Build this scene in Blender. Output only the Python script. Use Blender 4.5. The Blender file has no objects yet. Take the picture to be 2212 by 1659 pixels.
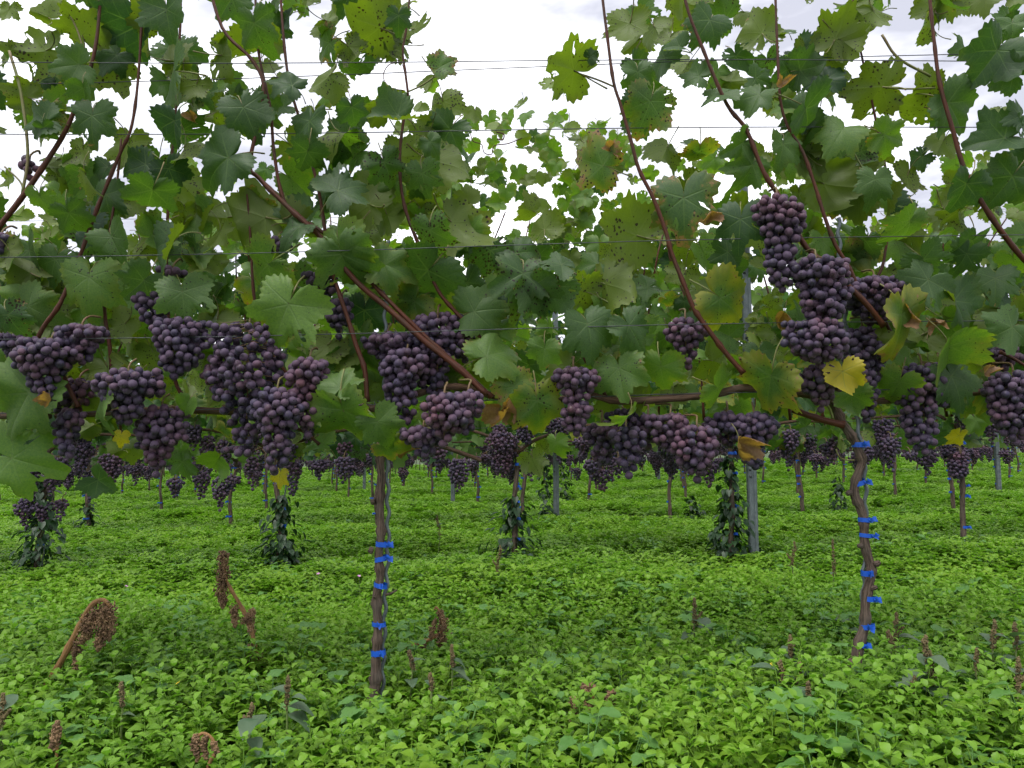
import bpy, math, random
import numpy as np
from mathutils import Vector, Matrix, Euler
R = math.radians
rng = np.random.default_rng(7)
random.seed(7)
sc = bpy.context.scene
COL = sc.collection

# ------------------------------------------------------------------ camera
F, CU, CV, HOR = 1640.0, 1106.0, 829.5, 985.0          # photo measured on a 2212 x 1659 grid
CAM_H = 0.55
PITCH = math.atan((HOR - CV) / F)
cam_d = bpy.data.cameras.new('camera')
cam = bpy.data.objects.new('camera', cam_d)
COL.objects.link(cam)
cam.location = (0, 0, CAM_H)
cam.rotation_euler = (R(90) + PITCH, 0, 0)
cam_d.sensor_fit = 'HORIZONTAL'
cam_d.angle = 2 * math.atan(CU / F)
cam_d.clip_start, cam_d.clip_end = 0.02, 2000
sc.camera = cam

# ------------------------------------------------------------------ sky and light (overcast)
SUN_EL, SUN_AZ = R(68), R(205)
w = bpy.data.worlds.new('World')
sc.world = w
w.use_nodes = True
wn, wl = w.node_tree.nodes, w.node_tree.links
wn.clear()
out = wn.new('ShaderNodeOutputWorld')
sky = wn.new('ShaderNodeTexSky')
sky.sky_type = 'NISHITA'
sky.sun_disc = False
sky.sun_elevation = SUN_EL
sky.sun_rotation = SUN_AZ
bg1 = wn.new('ShaderNodeBackground'); bg1.inputs['Strength'].default_value = 0.05
wl.new(sky.outputs[0], bg1.inputs['Color'])
tc = wn.new('ShaderNodeTexCoord')
mp = wn.new('ShaderNodeMapping'); mp.inputs['Scale'].default_value = (1.0, 1.0, 2.6)
wl.new(tc.outputs['Generated'], mp.inputs['Vector'])
nz = wn.new('ShaderNodeTexNoise'); nz.inputs['Scale'].default_value = 2.3; nz.inputs['Detail'].default_value = 6
nz.inputs['Roughness'].default_value = 0.55
wl.new(mp.outputs[0], nz.inputs['Vector'])
rp = wn.new('ShaderNodeValToRGB')
rp.color_ramp.elements[0].position = 0.43; rp.color_ramp.elements[0].color = (0.185, 0.188, 0.215, 1)
rp.color_ramp.elements[1].position = 0.68; rp.color_ramp.elements[1].color = (0.60, 0.60, 0.612, 1)
wl.new(nz.outputs['Fac'], rp.inputs[0])
bg2 = wn.new('ShaderNodeBackground'); bg2.inputs['Strength'].default_value = 1.0
wl.new(rp.outputs[0], bg2.inputs['Color'])
mx = wn.new('ShaderNodeMixShader'); mx.inputs[0].default_value = 0.93
wl.new(bg1.outputs[0], mx.inputs[1]); wl.new(bg2.outputs[0], mx.inputs[2])
wl.new(mx.outputs[0], out.inputs[0])

sun_d = bpy.data.lights.new('sun', 'SUN')
sun_d.energy = 0.8
sun_d.angle = R(35)
sun_d.color = (1.0, 0.97, 0.92)
sun = bpy.data.objects.new('sun', sun_d)
COL.objects.link(sun)
sdir = Vector((math.sin(SUN_AZ) * math.cos(SUN_EL), math.cos(SUN_AZ) * math.cos(SUN_EL), math.sin(SUN_EL)))
sun.rotation_euler = sdir.to_track_quat('Z', 'Y').to_euler()

sc.view_settings.view_transform = 'Standard'
sc.view_settings.look = 'None'
sc.view_settings.exposure = 2.05
sc.view_settings.gamma = 1.0
sc.render.engine = 'CYCLES'
sc.cycles.use_denoising = True
sc.cycles.max_bounces = 4
sc.cycles.adaptive_threshold = 0.04
sc.cycles.use_light_tree = False
sc.cycles.diffuse_bounces = 3
sc.cycles.glossy_bounces = 1
sc.cycles.transmission_bounces = 4
sc.cycles.transparent_max_bounces = 4

# ------------------------------------------------------------------ geometry of the place
SLOPE = 0.021            # the vineyard rises gently to the right
YAW = 0.03               # rows run slightly away to the right
ROW1, ROWGAP, VSP = 1.8, 2.2, 1.16


def gz(x, y=0):
    return SLOPE * x


GD = -0.065               # the soil lies this far under the top of the weed carpet


def row_y(k, x):
    return ROW1 + ROWGAP * (k - 1) + YAW * x


def P(u, v, y):
    xc, zc = (u - CU) / F, (CV - v) / F
    d = Vector((xc, math.cos(PITCH) - zc * math.sin(PITCH), math.sin(PITCH) + zc * math.cos(PITCH)))
    t = y / d.y
    return Vector((d.x * t, y, CAM_H + d.z * t))


def PR(u, v, dy=0.0, row=1):
    y0 = ROW1 + ROWGAP * (row - 1)
    x = (u - CU) / F * y0
    return P(u, v, row_y(row, x) + dy)


def PG(u, v):
    """point of the ground seen at pixel u, v"""
    lo, hi = 0.3, 300.0
    for _ in range(50):
        m = 0.5 * (lo + hi)
        p = P(u, v, m)
        if p.z > gz(p.x):
            lo = m
        else:
            hi = m
    return P(u, v, lo)


# ------------------------------------------------------------------ object helpers
def mesh_from(name, verts, faces, mats, attrs=None, mat_idx=None, smooth=True, vecs=None):
    me = bpy.data.meshes.new(name)
    verts = np.asarray(verts, dtype=np.float32)
    me.from_pydata(verts.tolist() if len(verts) < 200 else verts, [], faces)
    for m in (mats if isinstance(mats, (list, tuple)) else [mats]):
        me.materials.append(m)
    if smooth:
        me.polygons.foreach_set('use_smooth', np.ones(len(me.polygons), dtype=bool))
    if mat_idx is not None:
        me.polygons.foreach_set('material_index', np.asarray(mat_idx, dtype=np.int32))
    for k, a in (attrs or {}).items():
        at = me.attributes.new(k, 'FLOAT', 'POINT')
        at.data.foreach_set('value', np.asarray(a, dtype=np.float32))
    for k, a in (vecs or {}).items():
        at = me.attributes.new(k, 'FLOAT_VECTOR', 'POINT')
        at.data.foreach_set('vector', np.asarray(a, dtype=np.float32).ravel())
    me.update()
    return me


def link(name, me, parent=None, loc=None, mat=None):
    o = bpy.data.objects.new(name, me)
    COL.objects.link(o)
    if parent is not None:
        o.parent = parent
    if mat is not None:
        o.matrix_basis = mat
    elif loc is not None:
        o.location = loc
    return o


def tag(o, label, cat=None, group=None, kind=None):
    if label: o['label'] = label
    if cat: o['category'] = cat
    if group: o['group'] = group
    if kind: o['kind'] = kind
    return o


def empty(name, loc, label, cat, group=None):
    o = bpy.data.objects.new(name, None)
    COL.objects.link(o)
    o.location = loc
    o.empty_display_size = 0.05
    return tag(o, label, cat, group)


def copy_tree(o, parent=None):
    c = o.copy()
    COL.objects.link(c)
    c.parent = parent
    for ch in o.children:
        copy_tree(ch, c)
    return c


def catmull(pts, n=6):
    pts = [np.array(p, dtype=float) for p in pts]
    if len(pts) < 3:
        return [pts[0] + (pts[-1] - pts[0]) * t for t in np.linspace(0, 1, n + 1)]
    ext = [2 * pts[0] - pts[1]] + pts + [2 * pts[-1] - pts[-2]]
    res = []
    for i in range(1, len(ext) - 2):
        p0, p1, p2, p3 = ext[i - 1:i + 3]
        for k in range(n):
            t = k / n
            res.append(0.5 * ((2 * p1) + (-p0 + p2) * t + (2 * p0 - 5 * p1 + 4 * p2 - p3) * t * t + (-p0 + 3 * p1 - 3 * p2 + p3) * t ** 3))
    res.append(pts[-1])
    return res


def tube_data(path, rad, sides=8, rough=0.0, knots=0.0, knot_every=0.07, seed=0):
    """verts, faces, vec attribute (cos, sin, length) of a tube along path"""
    r_ = np.random.default_rng(seed)
    path = np.array([list(p) for p in path], dtype=float)
    n = len(path)
    rad = np.array(rad, dtype=float) if hasattr(rad, '__len__') else np.full(n, float(rad))
    if len(rad) != n:
        rad = np.interp(np.linspace(0, 1, n), np.linspace(0, 1, len(rad)), rad)
    seg = np.linalg.norm(np.diff(path, axis=0), axis=1)
    ln = np.concatenate([[0], np.cumsum(seg)])
    if knots > 0:
        ph = (ln / knot_every) % 1.0
        d = np.minimum(ph, 1 - ph) * knot_every
        rad = rad * (1 + knots * np.exp(-(d / 0.006) ** 2))
    T = np.gradient(path, axis=0)
    T /= np.linalg.norm(T, axis=1)[:, None] + 1e-12
    ref = np.array([0, 1, 0.0]) if abs(T[0][1]) < 0.8 else np.array([1.0, 0, 0])
    verts, vec = [], []
    for i in range(n):
        a = ref - T[i] * np.dot(ref, T[i]); a /= np.linalg.norm(a) + 1e-12
        b = np.cross(T[i], a); ref = a
        for s in range(sides):
            th = 2 * math.pi * s / sides
            rr = rad[i] * (1 + rough * (r_.random() - 0.5) * 2)
            verts.append(path[i] + rr * (math.cos(th) * a + math.sin(th) * b))
            vec.append((math.cos(th), math.sin(th), ln[i]))
    faces = []
    for i in range(n - 1):
        for s in range(sides):
            s2 = (s + 1) % sides
            faces.append((i * sides + s, i * sides + s2, (i + 1) * sides + s2, (i + 1) * sides + s))
    faces.append(tuple(range(sides - 1, -1, -1)))
    faces.append(tuple((n - 1) * sides + s for s in range(sides)))
    return np.array(verts), faces, np.array(vec)


def tube_obj(name, path, rad, mat, parent=None, origin=None, **kw):
    v, f, vec = tube_data(path, rad, **kw)
    o = np.array(origin if origin is not None else (0, 0, 0), dtype=float)
    me = mesh_from(name, v - o, f, mat, vecs={'tuv': vec})
    return link(name, me, parent)


class Batch:
    """joins many small pieces into one mesh"""
    def __init__(self):
        self.v, self.f, self.n, self.mi, self.at = [], [], 0, [], []

    def add(self, v, f, mi=0, at=None):
        v = np.asarray(v)
        self.v.append(v)
        off = self.n
        self.f.extend([tuple(i + off for i in q) for q in f])
        self.mi.extend([mi] * len(f) if np.isscalar(mi) else mi)
        self.at.append(np.zeros(len(v)) if at is None else np.asarray(at))
        self.n += len(v)

    def mesh(self, name, mats, attr=None):
        return mesh_from(name, np.concatenate(self.v), self.f, mats, mat_idx=self.mi,
                         attrs={attr: np.concatenate(self.at)} if attr else None)


# ------------------------------------------------------------------ materials
class NT:
    def __init__(self, name):
        self.m = bpy.data.materials.new(name)
        self.m.use_nodes = True
        self.t = self.m.node_tree
        self.t.nodes.clear()
        self.o = self.n('ShaderNodeOutputMaterial')

    def n(self, typ, **kw):
        nd = self.t.nodes.new(typ)
        for k, v in kw.items():
            if k in nd.inputs:
                self.set(nd.inputs[k], v)
            else:
                setattr(nd, k, v)
        return nd

    def set(self, sock, v):
        if isinstance(v, bpy.types.NodeSocket):
            self.t.links.new(v, sock)
        elif isinstance(v, bpy.types.Node):
            self.t.links.new(v.outputs[0], sock)
        else:
            if isinstance(v, tuple) and len(v) == 3 and sock.type == 'RGBA':
                v = (*v, 1)
            sock.default_value = v

    def math(self, op, a, b=None, c=None, clamp=False):
        nd = self.t.nodes.new('ShaderNodeMath'); nd.operation = op; nd.use_clamp = clamp
        self.set(nd.inputs[0], a)
        if b is not None: self.set(nd.inputs[1], b)
        if c is not None: self.set(nd.inputs[2], c)
        return nd.outputs[0]

    def mix(self, f, a, b, blend='MIX'):
        nd = self.t.nodes.new('ShaderNodeMix'); nd.data_type = 'RGBA'; nd.blend_type = blend
        self.set(nd.inputs[0], f); self.set(nd.inputs[6], a); self.set(nd.inputs[7], b)
        return nd.outputs[2]

    def ramp(self, v, lo, hi):
        nd = self.t.nodes.new('ShaderNodeMapRange'); nd.clamp = True
        self.set(nd.inputs[0], v); self.set(nd.inputs[1], lo); self.set(nd.inputs[2], hi)
        return nd.outputs[0]

    def noise(self, vec, scale, detail=3, rough=0.5):
        nd = self.n('ShaderNodeTexNoise', Scale=scale, Detail=detail, Roughness=rough)
        if vec is not None: self.set(nd.inputs['Vector'], vec)
        return nd.outputs['Fac']

    def attr(self, name):
        return self.n('ShaderNodeAttribute', attribute_name=name)

    def bump(self, h, strength, dist=0.002):
        return self.n('ShaderNodeBump', Height=h, Strength=strength, Distance=dist).outputs[0]

    def done(self, shader):
        self.t.links.new(shader if isinstance(shader, bpy.types.NodeSocket) else shader.outputs[0], self.o.inputs[0])
        return self.m

    def leafy(self, col, trans_col, fac, rough=0.5, spec=0.35, normal=None):
        p = self.n('ShaderNodeBsdfPrincipled', **{'Base Color': col, 'Roughness': rough, 'Specular IOR Level': spec})
        t = self.n('ShaderNodeBsdfTranslucent', Color=trans_col)
        if normal is not None:
            self.set(p.inputs['Normal'], normal)
        m = self.n('ShaderNodeMixShader')
        self.set(m.inputs[0], fac)
        self.t.links.new(p.outputs[0], m.inputs[1]); self.t.links.new(t.outputs[0], m.inputs[2])
        return m


def leaf_material():
    k = NT('vine_leaf')
    oi = k.n('ShaderNodeObjectInfo')
    sep = k.n('ShaderNodeSeparateColor', Color=oi.outputs['Color'])
    yel, spot, brn, tone = sep.outputs[0], sep.outputs[1], sep.outputs[2], oi.outputs['Alpha']
    rnd = oi.outputs['Random']
    geo = k.n('ShaderNodeNewGeometry')
    co = k.n('ShaderNodeTexCoord').outputs['Object']
    off = k.n('ShaderNodeVectorMath', operation='ADD')
    k.set(off.inputs[0], co)
    cx = k.n('ShaderNodeCombineXYZ', X=k.math('MULTIPLY', rnd, 37.0), Y=k.math('MULTIPLY', rnd, 71.0), Z=0.0)
    k.set(off.inputs[1], cx.outputs[0])
    vec = off.outputs[0]
    along, perp, edge = k.attr('along').outputs['Fac'], k.attr('perp').outputs['Fac'], k.attr('edge').outputs['Fac']
    n1 = k.noise(vec, 2.2, 4)
    n2 = k.noise(vec, 9.0, 4, 0.6)
    # green pigment
    g = k.mix(tone, (0.0180, 0.052, 0.026), (0.128, 0.235, 0.034))
    g = k.mix(k.math('MULTIPLY', k.ramp(n1, 0.4, 0.75), 0.30), g, (0.060, 0.125, 0.030))
    g = k.mix(k.math('MULTIPLY', rnd, 0.25), g, (0.026, 0.064, 0.036))
    n4 = k.noise(vec, 26.0, 3, 0.65)
    g = k.mix(k.ramp(n4, 0.3, 0.75), k.mix(1.0, g, (0.72, 0.78, 0.85), 'MULTIPLY'), k.mix(1.0, g, (1.3, 1.2, 1.1), 'MULTIPLY'))
    # yellowing runs in from the margin between the veins
    yf = k.math('ADD', k.math('MULTIPLY', yel, 1.5), k.math('MULTIPLY', k.math('SUBTRACT', edge, 0.75), 0.75))
    yf = k.math('ADD', yf, k.math('MULTIPLY', k.math('SUBTRACT', n1, 0.5), 1.2))
    yf = k.math('MULTIPLY', k.ramp(yf, 0.12, 0.85), k.ramp(yel, 0.0, 0.12))
    g = k.mix(k.math('MULTIPLY', yf, k.ramp(yel, -0.25, 0.75)), g, (0.38, 0.31, 0.020))
    # veins
    mw = k.math('MULTIPLY', k.math('SUBTRACT', 1.25, along), 0.013)
    mv = k.math('SUBTRACT', 1.0, k.ramp(perp, k.math('MULTIPLY', mw, 0.5), k.math('MULTIPLY', mw, 1.6)))
    fr = k.math('FRACT', k.math('MULTIPLY', along, 4.7))
    d2 = k.math('ABSOLUTE', k.math('SUBTRACT', fr, 0.5))
    sv = k.math('SUBTRACT', 1.0, k.ramp(d2, 0.02, 0.075))
    sv = k.math('MULTIPLY', sv, k.ramp(along, 0.02, 0.15))
    vein = k.math('MAXIMUM', mv, k.math('MULTIPLY', sv, 0.40))
    g = k.mix(k.math('MULTIPLY', vein, 0.42), g, (0.12, 0.19, 0.065))
    # underside is paler and yellower
    under = k.mix(0.6, g, (0.125, 0.155, 0.018))
    g = k.mix(geo.outputs['Backfacing'], g, under)
    # brown dry margin and patches
    bf = k.math('ADD', k.math('MULTIPLY', edge, 0.55), k.math('MULTIPLY', k.math('SUBTRACT', n2, 0.5), 1.3))
    bf = k.math('ADD', bf, k.math('MULTIPLY', k.math('SUBTRACT', n1, 0.5), 1.1))
    bf = k.math('ADD', bf, k.math('MULTIPLY', brn, 0.7))
    bf = k.math('MULTIPLY', k.ramp(bf, 0.98, 1.12), k.ramp(brn, 0.0, 0.05))
    bcol = k.mix(n2, (0.11, 0.048, 0.022), (0.34, 0.20, 0.11))
    g = k.mix(bf, g, bcol)
    # small black blotches
    vo = k.n('ShaderNodeTexVoronoi', Scale=10.0)
    dv = k.n('ShaderNodeVectorMath', operation='ADD')
    k.set(dv.inputs[0], vec)
    nc = k.n('ShaderNodeTexNoise', Scale=14.0)
    k.set(nc.inputs['Vector'], vec)
    sm = k.n('ShaderNodeVectorMath', operation='SCALE'); k.set(sm.inputs[0], nc.outputs['Color']); sm.inputs[3].default_value = 0.05
    k.set(dv.inputs[1], sm.outputs[0])
    k.set(vo.inputs['Vector'], dv.outputs[0])
    msk = k.math('MULTIPLY', spot, k.ramp(n1, 0.40, 0.56))
    th = k.math('MULTIPLY', msk, 0.44)
    sf = k.math('SUBTRACT', 1.0, k.ramp(vo.outputs['Distance'], k.math('MULTIPLY', th, 0.7), k.math('ADD', th, 0.012)))
    sf = k.math('MULTIPLY', sf, k.ramp(msk, 0.05, 0.15))
    g = k.mix(sf, g, (0.022, 0.016, 0.010))
    tr = k.mix(1.0, g, (1.75, 2.0, 0.42), 'MULTIPLY')
    hgt = k.math('SUBTRACT', k.math('MULTIPLY', n2, 0.35), vein)
    nor = k.bump(hgt, 0.35, 0.002)
    rough = k.math('ADD', 0.42, k.math('MULTIPLY', n2, 0.25))
    return k.done(k.leafy(g, tr, 0.42, rough, 0.48, nor))


def far_leaf_material():
    k = NT('vine_leaf_far')
    geo = k.n('ShaderNodeNewGeometry')
    r = geo.outputs['Random Per Island']
    cr = k.n('ShaderNodeValToRGB', Fac=r)
    e = cr.color_ramp.elements
    e[0].position = 0; e[0].color = (0.020, 0.058, 0.028, 1)
    e[1].position = 1; e[1].color = (0.30, 0.26, 0.02, 1)
    for p_, c_ in ((0.35, (0.04, 0.10, 0.034, 1)), (0.7, (0.085, 0.175, 0.034, 1)), (0.94, (0.14, 0.24, 0.036, 1))):
        x = e.new(p_); x.color = c_
    g = k.mix(geo.outputs['Backfacing'], cr.outputs[0], k.mix(0.5, cr.outputs[0], (0.11, 0.155, 0.04)))
    tr = k.mix(1.0, g, (1.35, 1.7, 0.55), 'MULTIPLY')
    return k.done(k.leafy(g, tr, 0.36, 0.5, 0.35))


def berry_material():
    k = NT('grape_skin')
    oi = k.n('ShaderNodeObjectInfo')
    geo = k.n('ShaderNodeNewGeometry')
    sep = k.n('ShaderNodeSeparateColor', Color=oi.outputs['Color'])
    red = sep.outputs[0]
    r = k.math('FRACT', k.math('ADD', k.math('MULTIPLY', oi.outputs['Random'], 7.3), k.math('MULTIPLY', geo.outputs['Random Per Island'], 5.1)))
    pos = geo.outputs['Position']
    n1 = k.noise(pos, 90.0, 3, 0.6)
    n2 = k.noise(pos, 14.0, 2)
    n3 = k.noise(pos, 420.0, 2, 0.6)
    bloom = k.mix(r, (0.046, 0.037, 0.084), (0.084, 0.050, 0.088))
    rb = k.mix(r, (0.115, 0.032, 0.050), (0.140, 0.062, 0.082))
    rf = k.math('ADD', red, k.math('MULTIPLY', k.math('SUBTRACT', n2, 0.55), 2.0), clamp=True)
    bloom = k.mix(rf, bloom, rb)
    skin = k.mix(rf, (0.008, 0.004, 0.007), (0.040, 0.006, 0.008))
    bf = k.math('ADD', k.math('MULTIPLY', n1, 1.1), k.math('MULTIPLY', r, 0.30))
    bf = k.math('ADD', bf, k.math('MULTIPLY', k.math('SUBTRACT', n3, 0.5), 0.25))
    bf = k.ramp(bf, 0.36, 0.74)
    c = k.mix(k.math('MULTIPLY', bf, 0.90), skin, bloom)
    dot = k.ramp(k.attr('dot').outputs['Fac'], 0.66, 0.76)
    c = k.mix(dot, c, (0.008, 0.006, 0.006))
    p = k.n('ShaderNodeBsdfPrincipled', **{'Base Color': c, 'Roughness': k.math('ADD', 0.36, k.math('MULTIPLY', bf, 0.36)),
                                         'Specular IOR Level': 0.4})
    p.inputs['Sheen Weight'].default_value = 0.10
    p.inputs['Sheen Tint'].default_value = (0.8, 0.8, 1, 1)
    return k.done(p)


def bark_material(name, c1, c2, c3, stretch=9.0, strength=0.7, rough=0.85, scale=3.0):
    k = NT(name)
    a = k.attr('tuv').outputs['Vector']
    mpn = k.n('ShaderNodeMapping')
    k.set(mpn.inputs['Vector'], a)
    mpn.inputs['Scale'].default_value = (1, 1, stretch)
    n1 = k.noise(mpn.outputs[0], scale, 5, 0.65)
    pos = k.n('ShaderNodeNewGeometry').outputs['Position']
    n2 = k.noise(pos, 22.0, 3)
    c = k.mix(k.ramp(n1, 0.35, 0.62), c1, c2)
    c = k.mix(k.math('MULTIPLY', k.ramp(n2, 0.45, 0.72), 0.7), c, c3)
    return k.done(k.n('ShaderNodeBsdfPrincipled', **{'Base Color': c, 'Roughness': rough, 'Specular IOR Level': 0.25,
                                                    'Normal': k.bump(n1, strength, 0.004)}))


def simple_material(name, c1, c2, scale=30.0, rough=0.6, metal=0.0, bump=0.2, trans=0.0, spec=0.4):
    k = NT(name)
    pos = k.n('ShaderNodeNewGeometry').outputs['Position']
    n = k.noise(pos, scale, 4, 0.6)
    c = k.mix(k.ramp(n, 0.3, 0.7), c1, c2)
    if trans > 0:
        return k.done(k.leafy(c, k.mix(1.0, c, (1.3, 1.6, 0.7), 'MULTIPLY'), trans, rough, spec))
    return k.done(k.n('ShaderNodeBsdfPrincipled', **{'Base Color': c, 'Roughness': rough, 'Metallic': metal,
                                                    'Specular IOR Level': spec, 'Normal': k.bump(n, bump, 0.002)}))


def carpet_material():
    k = NT('ground_cover_leaf')
    oi = k.n('ShaderNodeObjectInfo')
    geo = k.n('ShaderNodeNewGeometry')
    r = k.math('FRACT', k.math('ADD', oi.outputs['Random'], geo.outputs['Random Per Island']))
    top = k.attr('top').outputs['Fac']
    big = k.noise(geo.outputs['Position'], 1.7, 3)
    c = k.mix(r, (0.115, 0.225, 0.011), (0.195, 0.335, 0.024))
    c = k.mix(k.math('MULTIPLY', k.ramp(big, 0.4, 0.68), 0.6), c, (0.072, 0.185, 0.014))
    c = k.mix(k.math('MULTIPLY', top, 0.65), c, (0.20, 0.38, 0.040))
    c = k.mix(geo.outputs['Backfacing'], c, k.mix(0.4, c, (0.13, 0.25, 0.06)))
    tr = k.mix(1.0, c, (1.2, 1.5, 0.5), 'MULTIPLY')
    return k.done(k.leafy(c, tr, 0.38, 0.48, 0.35))


def soil_material():
    k = NT('soil_with_moss')
    pos = k.n('ShaderNodeNewGeometry').outputs['Position']
    n1 = k.noise(pos, 3.0, 5, 0.6)
    n2 = k.noise(pos, 60.0, 4, 0.6)
    c = k.mix(k.ramp(n1, 0.3, 0.7), (0.030, 0.060, 0.014), (0.045, 0.085, 0.018))
    c = k.mix(k.ramp(n2, 0.5, 0.8), c, (0.050, 0.035, 0.020))
    return k.done(k.n('ShaderNodeBsdfPrincipled', **{'Base Color': c, 'Roughness': 0.95, 'Normal': k.bump(n2, 0.8, 0.02)}))


M_LEAF = leaf_material()
M_FAR = far_leaf_material()
M_BERRY = berry_material()
M_BARK = bark_material('trunk_bark', (0.026, 0.018, 0.014), (0.145, 0.102, 0.078), (0.105, 0.088, 0.074), 7.0, 1.0)
M_CANE = bark_material('old_cane_bark', (0.045, 0.024, 0.016), (0.140, 0.082, 0.052), (0.095, 0.070, 0.052), 8.0, 0.7)
M_SHOOT = bark_material('red_shoot_bark', (0.042, 0.013, 0.008), (0.098, 0.030, 0.014), (0.040, 0.024, 0.014), 10.0, 0.25, 0.5)
M_PETIOLE = simple_material('petiole', (0.14, 0.18, 0.045), (0.16, 0.11, 0.05), 12.0, 0.5)
M_RACHIS = simple_material('bunch_stalk', (0.12, 0.11, 0.035), (0.14, 0.07, 0.04), 20.0, 0.6)
M_TIE = simple_material('blue_tie_tape', (0.006, 0.070, 0.42), (0.010, 0.095, 0.54), 60.0, 0.40, 0, 0.15)
M_GALV = simple_material('galvanised_steel', (0.085, 0.104, 0.112), (0.160, 0.188, 0.198), 26.0, 0.55, 0.35, 0.1)
M_WIRE = simple_material('wire_steel', (0.035, 0.040, 0.042), (0.065, 0.07, 0.075), 40.0, 0.5, 0.3, 0.05)
M_DRYSTEM = bark_material('dry_weed_stem', (0.17, 0.080, 0.030), (0.32, 0.185, 0.078), (0.14, 0.07, 0.035), 6.0, 0.4, 0.7)
M_DRYHEAD = simple_material('dry_seed_head', (0.065, 0.036, 0.020), (0.290, 0.180, 0.095), 45.0, 0.85, 0, 0.6)
M_SPIKE = simple_material('amaranth_spike', (0.090, 0.068, 0.030), (0.180, 0.135, 0.062), 60.0, 0.85, 0, 0.6)
M_WEEDSTEM = simple_material('weed_stem', (0.12, 0.20, 0.05), (0.20, 0.22, 0.08), 15.0, 0.6)
M_WEEDLEAF = simple_material('weed_leaf', (0.060, 0.115, 0.060), (0.105, 0.150, 0.085), 18.0, 0.55, 0, 0.2, 0.25)
M_BIND = simple_material('bindweed_leaf', (0.012, 0.036, 0.013), (0.024, 0.062, 0.020), 25.0, 0.42, 0, 0.2, 0.25)
M_CARPET = carpet_material()
M_BROAD = simple_material('broad_weed_leaf', (0.080, 0.200, 0.040), (0.120, 0.250, 0.060), 20.0, 0.5, 0, 0.2, 0.3)
M_SOIL = soil_material()
M_YFLOWER = simple_material('yellow_petal', (0.75, 0.55, 0.02), (0.8, 0.62, 0.05), 50.0, 0.6)
M_PFLOWER = simple_material('pink_petal', (0.50, 0.22, 0.45), (0.60, 0.32, 0.55), 50.0, 0.6)

# ------------------------------------------------------------------ ground
g = 400.0
gv = [(-g, -60, gz(-g) + GD), (g, -60, gz(g) + GD), (g, 400, gz(g) + GD), (-g, 400, gz(-g) + GD)]
tag(link('ground', mesh_from('ground', gv, [(0, 1, 2, 3)], M_SOIL)), 'soft earth under the green weed carpet', None, None, 'structure')


# ------------------------------------------------------------------ leaf shapes
def outline(th, sinus=1.0, tip=1.0, r_=None):
    a = np.abs(np.degrees(th))
    xs = [0, 10, 20, 28, 33, 42, 53, 63, 74, 81, 92, 108, 124, 140, 155, 167, 174, 180]
    ys = [1.02 * tip, .93, .80, .75, .74, .82, .93, .86, .73, .69, .74, .78, .72, .66, .56, .40, .24, .06]
    ys = np.array(ys)
    for i in (2, 3, 4, 8, 9, 10):
        ys[i] = ys[i] - (0.10 * (sinus - 1.0))
    return np.interp(a, xs, ys)


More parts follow.
